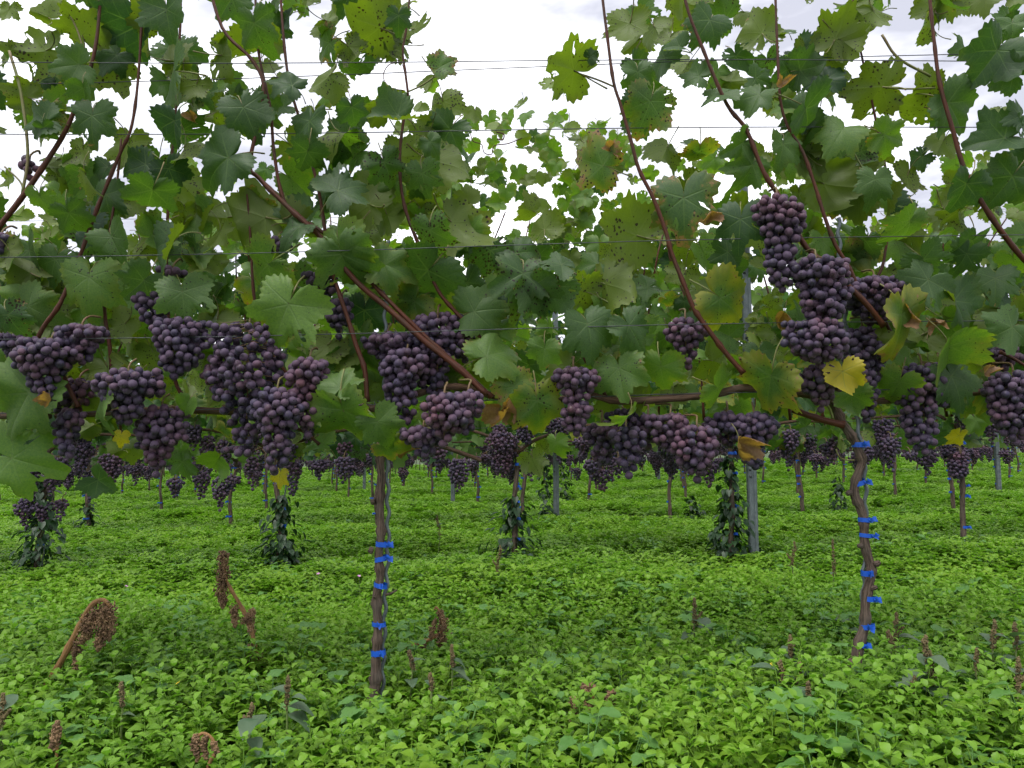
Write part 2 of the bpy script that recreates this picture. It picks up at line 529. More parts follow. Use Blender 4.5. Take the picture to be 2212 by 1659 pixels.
def leaf_shape(seed, N=152, rings=(0.0, .12, .27, .44, .60, .75, .87, .95, 1.0), cup=0.0, fold=0.0, droop=0.0, wave=0.06,
               curl=None, holes=0, sinus=1.0, petiole=True, teeth=27):
    r_ = np.random.default_rng(seed)
    th = np.linspace(-math.pi, math.pi, N, endpoint=False)
    Ro = outline(th, sinus, 1 + r_.uniform(-.06, .06))
    asym = 1 + 0.07 * np.sin(th + r_.uniform(0, 6)) + 0.05 * np.sin(2 * th + r_.uniform(0, 6))
    ph = (th / (2 * math.pi) * teeth) % 1.0
    saw = np.where(ph < 0.62, ph / 0.62, (1 - ph) / 0.38)
    amp = 0.11 * (0.6 + 0.4 * np.abs(np.sin(th * 5.3 + seed)))
    Ro = Ro * asym * (1 - amp + amp * saw * 1.35)
    veins = np.radians([0, 53, -53, 108, -108])
    V, along, perp, edge = [[0, 0, 0]], [0.0], [0.0], [0.0]
    for q in rings[1:]:
        for t, ro in zip(th, Ro):
            smooth_r = outline(np.array([t]), sinus)[0]
            rr = q * (smooth_r * (1 - q ** 3) + ro * q ** 3)
            x, y = rr * math.sin(t), rr * math.cos(t)
            da = veins - t
            da = (da + math.pi) % (2 * math.pi) - math.pi
            i = np.argmin(np.abs(da))
            al, pe = rr * math.cos(da[i]), abs(rr * math.sin(da[i]))
            V.append([x, y, 0]); along.append(al - 0.85 * pe); perp.append(pe); edge.append(q)
    V = np.array(V); along, perp, edge = np.array(along), np.array(perp), np.array(edge)
    x, y = V[:, 0].copy(), V[:, 1].copy()
    rr = np.hypot(x, y)
    tt = np.arctan2(x, y)
    z = cup * rr ** 2 + fold * np.abs(x) - droop * np.clip(y, 0, None) ** 2
    kk, p1, p2 = r_.integers(3, 6), r_.uniform(0, 6), r_.uniform(0, 6)
    z += wave * rr ** 2 * np.sin(kk * tt + p1) - .16 * np.clip(edge - .6, 0, 1) ** 1.5 * (1 + .8 * np.sin(2 * tt + p2)) + 0.12 * wave * rr ** 3 * np.sin(9 * tt + p2)
    z += 0.014 * np.clip(perp / 0.25, 0, 1) * rr
    z += .022 * rr * (np.sin(x * 6.1 + p2) * np.sin(y * 5.3 + p1) + .6 * np.sin(x * 11 + y * 4 + p1))
    V = np.stack([x, y, z], 1)
    for (ang, x0, kc) in (curl or []):
        ca, sa = math.cos(ang), math.sin(ang)
        d = V[:, 0] * ca + V[:, 1] * sa
        s = np.clip(d - x0, 0, None)
        nd = np.where(d > x0, x0 + np.sin(np.clip(s * abs(kc), 0, 2.7)) / abs(kc), d)
        nzv = np.sign(kc) * (1 - np.cos(np.clip(s * abs(kc), 0, 2.7))) / abs(kc)
        V[:, 0] += (nd - d) * ca; V[:, 1] += (nd - d) * sa; V[:, 2] += nzv
    F_ = [(0, 1 + (i + 1) % N, 1 + i) for i in range(N)]
    nr = len(rings) - 1
    for q in range(nr - 1):
        a0, b0 = 1 + q * N, 1 + (q + 1) * N
        for i in range(N):
            j = (i + 1) % N
            F_.append((a0 + i, a0 + j, b0 + j, b0 + i))
    if holes:
        cut = set()
        for _ in range(holes):
            q, i = int(r_.integers(2, nr - 1)), int(r_.integers(0, N))
            for di in range(int(r_.integers(2, 6))):
                cut.add(N + q * N + (i + di) % N)
                if r_.random() < .4 and q + 1 < nr - 1:
                    cut.add(N + (q + 1) * N + (i + di) % N)
        F_ = [f for n_, f in enumerate(F_) if n_ not in cut]
    mi = [0] * len(F_)
    if petiole:
        bend = r_.uniform(-.25, .25)
        pts = catmull([(0, 0, -.012), (bend * .3, -.22, -.07), (bend * .8, -.46, -.26), (bend * 1.2, -.62, -.55)], 4)
        pv, pf, _ = tube_data(pts, [0.020, 0.017, 0.016, 0.022], 5)
        off = len(V)
        V = np.concatenate([V, pv])
        F_ += [tuple(i + off for i in f) for f in pf]
        mi += [1] * len(pf)
        z0 = np.zeros(len(pv))
        along, perp, edge = np.concatenate([along, z0]), np.concatenate([perp, z0]), np.concatenate([edge, z0])
    return V, F_, mi, along, perp, edge


def leaf_mesh(seed, **kw):
    V, F_, mi, al, pe, ed = leaf_shape(seed, **kw)
    return mesh_from('vine_leaf', V, F_, [M_LEAF, M_PETIOLE], {'along': al, 'perp': pe, 'edge': ed}, mi)


FLAT, CURLED, DRY = [], [], []
for i in range(9):
    FLAT.append(leaf_mesh(100 + i, cup=random.uniform(-.24, .06), fold=random.uniform(-.05, .28), droop=random.uniform(.1, .55),
                          wave=random.uniform(.12, .24), sinus=random.uniform(.8, 2.2), holes=(0, 0, 3, 0, 4, 2, 0, 6, 0)[i],
                          teeth=random.choice([24, 27, 30, 33]),
                          curl=[(random.uniform(0, 6.28), .45, random.uniform(-2, 2.2))] if i % 3 else None))
for i in range(8):
    a = random.uniform(0, 6.28)
    CURLED.append(leaf_mesh(200 + i, cup=random.uniform(-.35, .35), fold=random.uniform(.1, .5), droop=random.uniform(.1, .6),
                            wave=random.uniform(.12, .24), sinus=random.uniform(.6, 1.7), holes=(0, 3, 0, 5, 2, 0, 0, 8)[i],
                            curl=[(a, random.uniform(.15, .4), random.uniform(1.2, 3.2) * random.choice([-1, 1])),
                                  (a + random.uniform(1.5, 4), .35, random.uniform(1.2, 2.8) * random.choice([-1, 1]))]))
for i in range(3):
    a = random.uniform(0, 6.28)
    DRY.append(leaf_mesh(300 + i, cup=.5, fold=.7, droop=.5, wave=.35, curl=[(a, .1, 4.0), (a + 2.6, .1, 3.6)]))

# type -> (yellow, spots, brown, tone)
TYPES = {'g': (.02, .30, .22, .33), 'd': (.0, .08, .05, .12), 'l': (.09, .32, .32, .82), 's': (.04, .9, .26, .36), 'u': (.07, .70, .25, .55),
         'w': (.02, .10, .05, .45), 'y': (.30, .55, .55, .70), 'Y': (.95, .35, .45, .9), 'b': (.16, .65, .62, .45), 'x': (.3, .2, 1.9, .5)}


def leaf_matrix(p, ang, L, under, tilt=None, pitch=None):
    """p junction, ang tip direction in the picture plane of the row (0 right, 90 down)"""
    a = R(ang)
    d = Vector((math.cos(a), 0, -math.sin(a)))
    nrm = Vector((0, 1 if under else -1, 0))
    yv = d.copy()
    m = Matrix.Identity(3)
    xv = yv.cross(nrm)
    m = Matrix((xv, yv, nrm)).transposed()
    t1 = random.gauss(0, 27) if tilt is None else tilt
    t2 = random.gauss(-4, 27) if pitch is None else pitch
    m = m @ Euler((R(t2), R(t1), 0)).to_matrix()
    # leaf faces lean up to the sky a little
    m = Matrix.Rotation(R(random.uniform(4, 24) * (1 if not under else 1)), 3, 'X') @ m if False else m
    return Matrix.Translation(p) @ m.to_4x4() @ Matrix.Scale(L, 4)


def put_leaf(parent, p, ang, L, typ, curled=None, label=None, **kw):
    under = typ in 'uw'
    if typ == 'x':
        me = random.choice(DRY)
    else:
        if curled is None:
            curled = random.random() < (.62 if under else .42)
        me = random.choice(CURLED if curled else FLAT)
    o = link('leaf', me, parent, mat=leaf_matrix(p - parent.location, ang, L, under, **kw))
    y, s, b, t = TYPES[typ]
    j = lambda v, k_: max(0.0, v + random.uniform(-k_, k_))
    o.color = (j(y, .05), j(s, .25) if s > .08 else s, j(b, .1), min(1, j(t, .14)))
    if label: o['label'] = label
    return o


# ------------------------------------------------------------------ grape bunches
def ico(sub):
    import bmesh
    bm = bmesh.new()
    bmesh.ops.create_icosphere(bm, subdivisions=sub, radius=1.0)
    v = np.array([tuple(x.co) for x in bm.verts]); f = [tuple(x.index for x in q.verts) for q in bm.faces]
    bm.free()
    i0 = int(np.argmax(v[:, 2]))
    rot = Vector(v[i0]).rotation_difference(Vector((0, 0, 1))).to_matrix()
    v = v @ np.array(rot).T
    return v, f


ICO2, ICO1 = ico(3 - 1), ico(2 - 1)
ICO3 = ico(3)


def berry_dot(v):
    return np.clip(1 - np.arccos(np.clip(v[:, 2], -1, 1)) / 0.62, 0, 1)


BERRY = []
for i in range(3):
    v, f = ICO3
    vv = v * np.array([1, 1, 1.0 + .05 * i])
    BERRY.append(mesh_from('grape_berry', vv, f, M_BERRY, {'dot': berry_dot(v)}))


def bunch_points(H, W, rb, seed, lobes=1, loose=1.0, maxn=260):
    """berry centres of a bunch hanging from (0,0,0) down to -H, half width W"""
    r_ = np.random.default_rng(seed)
    arr = np.zeros((maxn + 1, 3)); n_ = 0; lim2 = (1.66 * rb * loose) ** 2
    axis_dx = r_.uniform(-.25, .25) * W
    side = r_.choice([-1, 1])
    sh = r_.uniform(.15, .45)
    tries = 0
    while tries < 3400 and n_ < maxn:
        tries += 1
        if lobes > 1 and r_.random() < .25:
            t = r_.uniform(.0, .45); prof = .45 * W; cx = side * W * .72
        else:
            t = r_.random() ** .85
            prof = W * (np.interp(t, [0, .08, .25, .5, .78, 1.0], [.48, .84, 1.0, .80, .50, .16]) + .10 * math.sin(9 * t + seed))
            cx = axis_dx * math.sin(t * 3) + sh * 0
        prof = max(prof * 1.08 - rb * .6, rb * .5)
        a = r_.uniform(0, 2 * math.pi)
        q = r_.random() ** .4
        p = np.array([cx + prof * q * math.cos(a), .78 * prof * q * math.sin(a), -rb - t * (H - 2 * rb)])
        if not n_ or np.min(np.sum((arr[:n_] - p) ** 2, 1)) > lim2:
            arr[n_] = p; n_ += 1
    return arr[:n_].copy()


class Quota:
    def __init__(self, n): self.n = n


def make_bunch(parent, top, H, W, red, seed, rb=.0118, lobes=1, quota=None, want=40, loose=1.0, label=None, col=None):
    base = top - parent.location
    pts = bunch_points(H, W, rb, seed, lobes, loose)
    r_ = np.random.default_rng(seed + 5)
    st = catmull([(0.012 * r_.normal(), .045, .022), (0.004, .022, .020), (0, 0, 0), (0, 0, -H * .5), (0, 0, -H * .88)], 3)
    v, f, vec = tube_data(st, [.0028, .0026, .0024, .0018, .001], 6)
    b = Batch(); b.add(v, f)
    for p in pts[::3]:
        z = min(0, p[2] + .012)
        v2, f2, _ = tube_data([(0, 0, z), p * .6 + np.array([0, 0, z]) * .4, p], .0009, 4)
        b.add(v2, f2)
    root = link('grape_bunch', b.mesh('bunch_stalk', M_RACHIS), parent, loc=base)
    if label: root['label'] = label
    # the berries facing the camera are objects of their own as far as the limit goes
    order = np.argsort(pts[:, 1] - .0 * pts[:, 2])
    n_ind = 0
    if quota is not None:
        n_ind = min(want, quota.n, len(pts)); quota.n -= n_ind
    for i in order[:n_ind]:
        p = pts[i]
        outv = Vector((p[0], p[1] * 1.3 - .002, -.012 + r_.normal(0, .008)))
        q = outv.to_track_quat('Z', 'Y') if outv.length > 1e-6 else Vector((0, -1, 0)).to_track_quat('Z', 'Y')
        q = q @ Euler((r_.normal(0, .45), r_.normal(0, .45), 0)).to_quaternion()
        s = rb * r_.uniform(.86, 1.09)
        o = link('berry', BERRY[int(r_.integers(0, 3))], root,
                 mat=Matrix.Translation(Vector(p)) @ q.to_matrix().to_4x4() @ Matrix.Diagonal((s * r_.uniform(.92, 1.06), s * r_.uniform(.92, 1.06), s * r_.uniform(.94, 1.1), 1)))
        o.color = (max(0, red + r_.normal(0, .10)), 0, 0, 1)
    rest = order[n_ind:]
    if len(rest):
        b = Batch()
        v0, f0 = ICO2 if quota is not None else ICO1
        d0 = berry_dot(v0)
        for i in rest:
            p = pts[i]
            outv = Vector((p[0], p[1], -.012))
            m = np.array((outv.to_track_quat('Z', 'Y') @ Euler((r_.normal(0, .45), r_.normal(0, .45), 0)).to_quaternion()).to_matrix())
            b.add(v0 @ m.T * rb * r_.uniform(.86, 1.09) + p, f0, 0, d0)
        o = link('berries', b.mesh('joined_berries', M_BERRY, 'dot'), root)
        o['kind'] = 'stuff'
        o.color = (red, 0, 0, 1)
    return root


# ------------------------------------------------------------------ blue ties
def tie_mesh(seed, rx=.0125, gap=.013):
    r_ = np.random.default_rng(seed)
    b = Batch()
    h = r_.uniform(.010, .0145)
    n = 20
    v, f = [], []
    tw = r_.uniform(-.004, .004)
    for i in range(n):
        a = 2 * math.pi * i / n
        x = math.cos(a) * (rx + gap * .55) + gap * .5
        y = math.sin(a) * (rx * 1.08)
        dz = tw * math.cos(a) + r_.normal(0, .0005)
        v += [(x, y, -h / 2 + dz), (x, y, h / 2 + dz)]
    for i in range(n):
        j = (i + 1) % n
        f.append((2 * i, 2 * j, 2 * j + 1, 2 * i + 1))
    b.add(np.array(v), f)
    # knot and two loose ends
    x0 = gap * .75 + rx * .4
    for s in (0, 1):
        ang = r_.uniform(-.35, .45) + (.5 if s else -.12)
        L = r_.uniform(.009, .017) * (1 - .35 * s)
        dx, dz = math.cos(ang), math.sin(ang)
        nx, nz_ = -dz, dx
        y0 = -rx * 1.12 - .002 * s
        pv = []
        for q in (0, .45, 1.0):
            wv = h * (.30 + .35 * q)
            cy = y0 - .006 * math.sin(q * 2.4) - .003 * q
            for side in (-1, 1):
                pv.append((x0 + dx * L * q + nx * wv * side, cy + .0025 * side * q, dz * L * q + nz_ * wv * side))
        b.add(np.array(pv), [(0, 2, 3, 1), (2, 4, 5, 3)])
    kv, kf = ICO1
    b.add(kv * np.array([.0045, .003, .005]) + np.array([x0, -rx * 1.15, 0]), kf)
    me = b.mesh('blue_tie', M_TIE)
    return me


TIES = [tie_mesh(i) for i in range(5)]


# ------------------------------------------------------------------ row 1: the three vines in front
def vine(u, v, label):
    p = PR(u, v)
    return empty('grapevine', (p.x, p.y, gz(p.x)), label, 'grapevine', 'vines of the front row')


VL = vine(-235, 1490, 'front grapevine rooted outside the frame, reaching in with shoots and bunches at the left edge')
VC = vine(812, 1485, 'front grapevine with straight peeling trunk and five blue ties, left of centre')
VR = vine(1850, 1425, 'front grapevine with crooked zigzag trunk and eight blue ties, on the right')


def path_px(pts, dy=0.0, n=5, row=1, wob=0.0):
    out_ = []
    for i, q in enumerate(pts):
        d = q[2] if len(q) > 2 else dy
        out_.append(PR(q[0], q[1], d + random.uniform(-wob, wob), row))
    return catmull(out_, n)


def vine_tube(V, name, pts, rad, mat, dy=0.0, **kw):
    return tube_obj(name, path_px(pts, dy), rad, mat, V, V.location, **kw)


pC = [(803, 1545), (806, 1500), (811, 1475), (813, 1412), (816, 1362), (814, 1290), (821, 1247), (818, 1197), (823, 1147), (820, 1081), (824, 1032), (821, 992), (824, 930), (828, 878)]
tC = vine_tube(VC, 'trunk', pC, [.0140, .0122, .0102, .0096, .0094, .0096, .0090, .0098], M_BARK, sides=14, rough=.10, knots=.42, knot_every=.083, seed=3)
pRr = [(1838, 1485), (1844, 1440), (1850, 1425), (1855, 1395), (1869, 1346), (1869, 1306), (1877, 1263), (1882, 1230), (1868, 1177), (1866, 1131), (1859, 1098), (1845, 1063),
       (1854, 1022), (1862, 997), (1852, 967), (1836, 937), (1820, 914), (1804, 878), (1788, 850)]
tR = vine_tube(VR, 'trunk', pRr, [.0180, .0135, .0108, .0104, .0100, .0104, .0100, .0100, .0106, .0100], M_BARK, sides=14, rough=.08, knots=.32, knot_every=.055, seed=4)
vine_tube(VL, 'trunk', [(-240, 1500), (-236, 1300), (-230, 1100), (-228, 960), (-215, 905)], [.016, .013, .012], M_BARK, sides=12, rough=.07, knots=.3, seed=5)

# short pruning stubs on the trunks
for V, u, v, du, dv, r0 in [(VC, 806, 1190, -10, -3, .008), (VC, 810, 1083, -9, 2, .007), (VC, 832, 1286, 26, -12, .0025), (VC, 812, 1287, -6, 2, .0065),
                            (VR, 1838, 1064, -9, 3, .007), (VR, 1888, 1220, 12, -6, .007), (VR, 1862, 1180, -9, -2, .006), (VR, 1880, 1272, 14, -4, .006)]:
    tube_obj('pruning_stub', path_px([(u, v), (u + du * .6, v + dv * .5), (u + du, v + dv)], -.008, 3), [r0 * 1.15, r0, r0 * .75], M_BARK, V, V.location, sides=8, rough=.15, seed=int(u))
tube_obj('tendril', path_px([(1846, 994), (1825, 993), (1812, 985), (1806, 970)], -.01, 5), .0018, M_PETIOLE, VR, VR.location, sides=5)

for V, lst in ((VC, [(822, 1176), (820, 1206), (818, 1263), (814, 1348), (812, 1410)]),
               (VR, [(1850, 961), (1851, 1043), (1864, 1123), (1867, 1157), (1878, 1237), (1873, 1293), (1868, 1353), (1858, 1392)])):
    for i, (u, v) in enumerate(lst):
        flip = -1 if (u, v) == (1878, 1237) else 1
        o = link('blue_tie', TIES[i % 5], V, mat=Matrix.Translation(PR(u, v) - V.location) @ Euler((0, random.uniform(-.14, .14), random.uniform(-.7, .5))).to_matrix().to_4x4() @ Matrix.Diagonal((flip * .86, .98, .92, 1)))

# old fruiting canes tied to the wire
vine_tube(VC, 'cane', [(826, 885), (760, 878), (650, 884), (560, 886), (500, 889), (420, 886), (350, 885), (270, 889), (190, 895), (120, 899)],
          [.009, .0095, .0085, .0085, .0080, .0075, .006], M_CANE, .01, sides=10, rough=.06, knots=.25, knot_every=.09, seed=6)
vine_tube(VC, 'cane', [(828, 880), (880, 858), (950, 838), (1010, 838), (1070, 856), (1160, 863), (1235, 860)], [.009, .008, .0085, .008, .006], M_CANE, .015, sides=10, rough=.06, knots=.25, knot_every=.09, seed=7)
vine_tube(VC, 'cane', [(826, 900), (880, 935), (950, 962), (1015, 985), (1040, 996)], [.006, .0055, .005, .004], M_CANE, .03, sides=8, rough=.06, knots=.2, seed=8)
vine_tube(VR, 'cane', [(1795, 862), (1705, 846), (1610, 838), (1550, 850), (1490, 857), (1400, 864), (1330, 866), (1275, 852)], [.009, .0095, .0095, .009, .0085, .0075], M_CANE, -.005, sides=10, rough=.07, knots=.25, knot_every=.09, seed=9)
vine_tube(VR, 'cane', [(1800, 870), (1880, 868), (1980, 858), (2100, 848), (2212, 842), (2390, 832)], [.009, .008, .008, .007], M_CANE, .03, sides=10, rough=.06, knots=.25, seed=10)
vine_tube(VR, 'spur', [(1822, 918), (1780, 908), (1740, 895), (1712, 884)], [.0085, .0075, .0085], M_SHOOT, -.02, sides=10, knots=.25, seed=11)
vine_tube(VL, 'cane', [(-215, 905), (-100, 896), (0, 898), (110, 900)], [.009, .0085, .006], M_CANE, .0, sides=10, rough=.06, knots=.25, seed=12)

# this year's red shoots
SH = [
    (VL, [(-10, 500), (45, 430), (90, 365), (135, 295), (160, 240), (200, 130), (215, 20), (220, -150)], .0078, -.03),
    (VL, [(38, 812), (62, 770), (95, 705), (130, 655), (170, 560), (210, 450), (260, 330), (285, 270), (300, 150), (310, -40)], .0068, .0),
    (VC, [(242, 800), (236, 740), (226, 672), (228, 560), (250, 420), (262, 300)], .0062, .04),
    (VC, [(170, 880), (150, 840), (132, 800)], .006, -.02),
    (VC, [(405, 868), (378, 820), (365, 700), (360, 520), (372, 330), (385, 160), (395, -120)], .006, .05),
    (VC, [(640, 825), (610, 795), (575, 745), (550, 650), (540, 500), (532, 400)], .0058, .04),
    (VC, [(793, 868), (788, 800), (770, 748), (752, 690), (735, 640), (712, 560), (690, 420), (660, 300), (620, 150), (600, -100)], .0070, -.03),
    (VC, [(1050, 852), (990, 795), (915, 735), (840, 668), (765, 603), (700, 520), (625, 450), (560, 385), (540, 350), (570, 200), (545, 130), (480, 60), (440, -80)], .0086, -.05),
    (VC, [(1062, 858), (1000, 800), (930, 738), (860, 670), (800, 608), (720, 520), (650, 470), (612, 490 - 60), (592, 330), (585, 240), (570, 170), (555, 80), (550, -100)], .0068, -.035),
    (VC, [(1105, 850), (1050, 745), (990, 680), (945, 625), (905, 530), (878, 460), (866, 400), (864, 330), (872, 260), (882, 220), (876, 160), (870, 110), (878, 60), (890, -60)], .0056, .0),
    (VC, [(1310, 860), (1290, 820), (1262, 772), (1230, 690), (1200, 560)], .0056, .02),
    (VR, [(1606, 806), (1570, 765), (1530, 712), (1500, 668), (1480, 620), (1452, 550), (1438, 500), (1412, 430), (1380, 365), (1362, 300), (1340, 225), (1325, 175), (1312, 80), (1300, -20), (1290, -150)], .0074, -.06),
    (VR, [(1910, 705), (1870, 655), (1822, 608), (1770, 560), (1735, 525), (1700, 450), (1650, 372), (1612, 280), (1570, 225), (1520, 110), (1480, 0), (1460, -140)], .0082, -.09),
    (VR, [(1865, 650), (1835, 580), (1805, 530), (1782, 470), (1760, 400), (1735, 330), (1700, 270), (1685, 210), (1680, 120), (1676, 20), (1670, -140)], .0060, -.06),
    (VR, [(1990, 860), (1960, 780), (1915, 700), (1890, 620), (1910, 560), (1920, 420), (1890, 250), (1850, 60), (1830, -140)], .0058, .05),
    (VR, [(2240, 590), (2190, 535), (2130, 452), (2085, 370), (2058, 280), (2030, 180), (2018, 90), (2008, -10), (2000, -140)], .0080, -.05),
    (VR, [(2230, 800), (2190, 775), (2160, 760)], .005, -.02),
    (VR, [(2300, 840), (2310, 700), (2280, 500), (2260, 300), (2250, 0)], .007, .0),
    (VC, [(690, 960), (660, 935), (640, 925)], .0042, -.03),
]
for i, (V, pts, r0, dy) in enumerate(SH):
    r0 *= .84
    vine_tube(V, 'shoot', pts, [r0, r0 * .92, r0 * .78, r0 * .62, r0 * .5] if len(pts) > 5 else r0, M_SHOOT, dy, sides=8, knots=.35, knot_every=.088, seed=20 + i)
# thin side shoots, tendrils and the forgotten wire clips of dried tendril
for V, pts, r0 in [(VC, [(800, 455), (770, 490), (745, 525)], .002), (VC, [(866, 135), (840, 140), (828, 165), (842, 188), (872, 196)], .0011), (VC, [(856, 128), (868, 138), (872, 150)], .0009),
                   (VC, [(1016, 288), (1022, 305), (1040, 312), (1046, 330), (1062, 333), (1068, 315), (1098, 310), (1128, 298)], .0012),
                   (VC, [(1072, 285), (1088, 290), (1086, 302), (1074, 300)], .0016), (VC, [(940, 165), (910, 185), (882, 198)], .0020),
                   (VR, [(1905, 75), (1940, 125), (2010, 165)], .0032), (VR, [(1906, 188), (1960, 192), (2020, 190)], .0022), (VR, [(1242, 156), (1290, 172), (1328, 188)], .0022),
                   (VR, [(1880, 395), (1850, 340), (1840, 320)], .002), (VL, [(10, 360), (45, 395), (50, 430)], .002), (VL, [(20, 110), (45, 200), (60, 330), (48, 420)], .0034),
                   (VL, [(135, 5), (165, 60), (185, 120), (200, 145)], .0022), (VR, [(1800, 905), (1790, 880), (1770, 860)], .003)]:
    tube_obj('tendril' if r0 < .0018 else 'side_shoot', path_px(pts, -.02, 6), r0, M_PETIOLE if r0 > .0018 else M_SHOOT, V, V.location, sides=6)


# ---- bunches of the front row: u, top, bottom, half width, redness, depth offset, lobes, wanted single berries, label
BUN = {
    VL: [(30, 715, 778, 46, .12, -.02, 1, 30), (112, 728, 850, 60, .22, -.07, 2, 60), (178, 698, 782, 46, .08, -.05, 1, 45), (155, 880, 988, 30, .18, -.02, 1, 40),
         (172, 815, 885, 34, .55, .03, 1, 20), (66, 335, 388, 20, .30, .0, 1, 18), (5, 500, 548, 20, .05, .02, 1, 8), (130, 830, 890, 30, .05, .02, 1, 10)],
    VC: [(278, 793, 908, 60, .22, -.08, 2, 26), (330, 630, 705, 36, .02, -.02, 1, 10), (378, 685, 818, 54, .10, -.05, 2, 26), (350, 870, 1018, 44, .30, -.03, 2, 26),
         (540, 690, 965, 72, .08, -.05, 2, 44), (470, 778, 862, 30, .25, -.04, 1, 10), (600, 832, 1008, 46, .24, -.10, 1, 26), (670, 768, 930, 42, .50, -.08, 1, 26),
         (690, 582, 650, 38, .0, -.0, 1, 6), (738, 640, 728, 30, .0, .01, 1, 8), (375, 572, 606, 30, .12, .02, 1, 4), (800, 585, 625, 38, .0, .02, 1, 0),
         (838, 714, 800, 54, .25, -.0, 1, 16), (880, 750, 908, 46, .12, -.04, 1, 26), (946, 672, 860, 50, .22, .01, 2, 24), (1002, 712, 780, 30, .10, .04, 1, 6),
         (960, 845, 955, 52, .48, -.11, 2, 26), (1012, 838, 938, 36, .38, -.10, 1, 18), (915, 915, 985, 46, .18, -.07, 1, 14), (1238, 788, 890, 44, .30, -.05, 1, 16),
         (1248, 870, 940, 34, .52, -.06, 1, 10), (600, 512, 548, 32, .0, .03, 1, 2), (590, 585, 625, 26, .0, .05, 1, 0), (520, 960, 985, 30, .2, .0, 1, 0)],
    VR: [(1480, 682, 792, 40, .42, -.02, 1, 18), (1300, 905, 1000, 36, .35, .05, 1, 10), (1352, 918, 1024, 36, .05, -.02, 1, 18), (1448, 890, 975, 44, .28, -.02, 2, 16),
         (1505, 915, 1034, 50, .32, -.05, 1, 26), (1400, 892, 965, 38, .2, .06, 1, 4), (1572, 885, 962, 40, .15, .02, 1, 10), (1628, 888, 1004, 46, .05, -.01, 1, 18),
         (1678, 418, 632, 50, .24, -.12, 1, 44), (1762, 552, 712, 60, .20, -.14, 2, 34), (1768, 688, 800, 62, .26, -.14, 2, 30), (1772, 780, 885, 46, .26, -.09, 1, 14),
         (1888, 596, 700, 76, .14, -.02, 2, 22), (1862, 700, 898, 42, .02, .0, 1, 18), (1990, 780, 972, 52, .02, -.01, 2, 24), (2188, 800, 955, 56, .20, -.05, 1, 30),
         (1970, 625, 660, 34, .25, .0, 1, 4), (2165, 745, 800, 40, .25, .02, 1, 4), (1345, 880, 940, 40, .1, .07, 1, 0), (2320, 760, 930, 56, .15, .0, 1, 0)],
}
seed = 500
for V, lst in BUN.items():
    qt = Quota(300)
    for (u, v0, v1, hw, red, dy, lob, want) in lst:
        seed += 1
        y = ROW1 + dy
        s = y / F
        lab = None
        if red > .45: lab = 'pinkish red bunch'
        elif red <= .02 and want: lab = 'very dark blue bunch'  # chosen by the least red skin colour
        make_bunch(V, PR(u, v0, dy), (v1 - v0) * s * 1.12, hw * s * 1.10, red, seed, rb=.0095, lobes=lob, quota=qt, want=want, label=lab, loose=1.0)

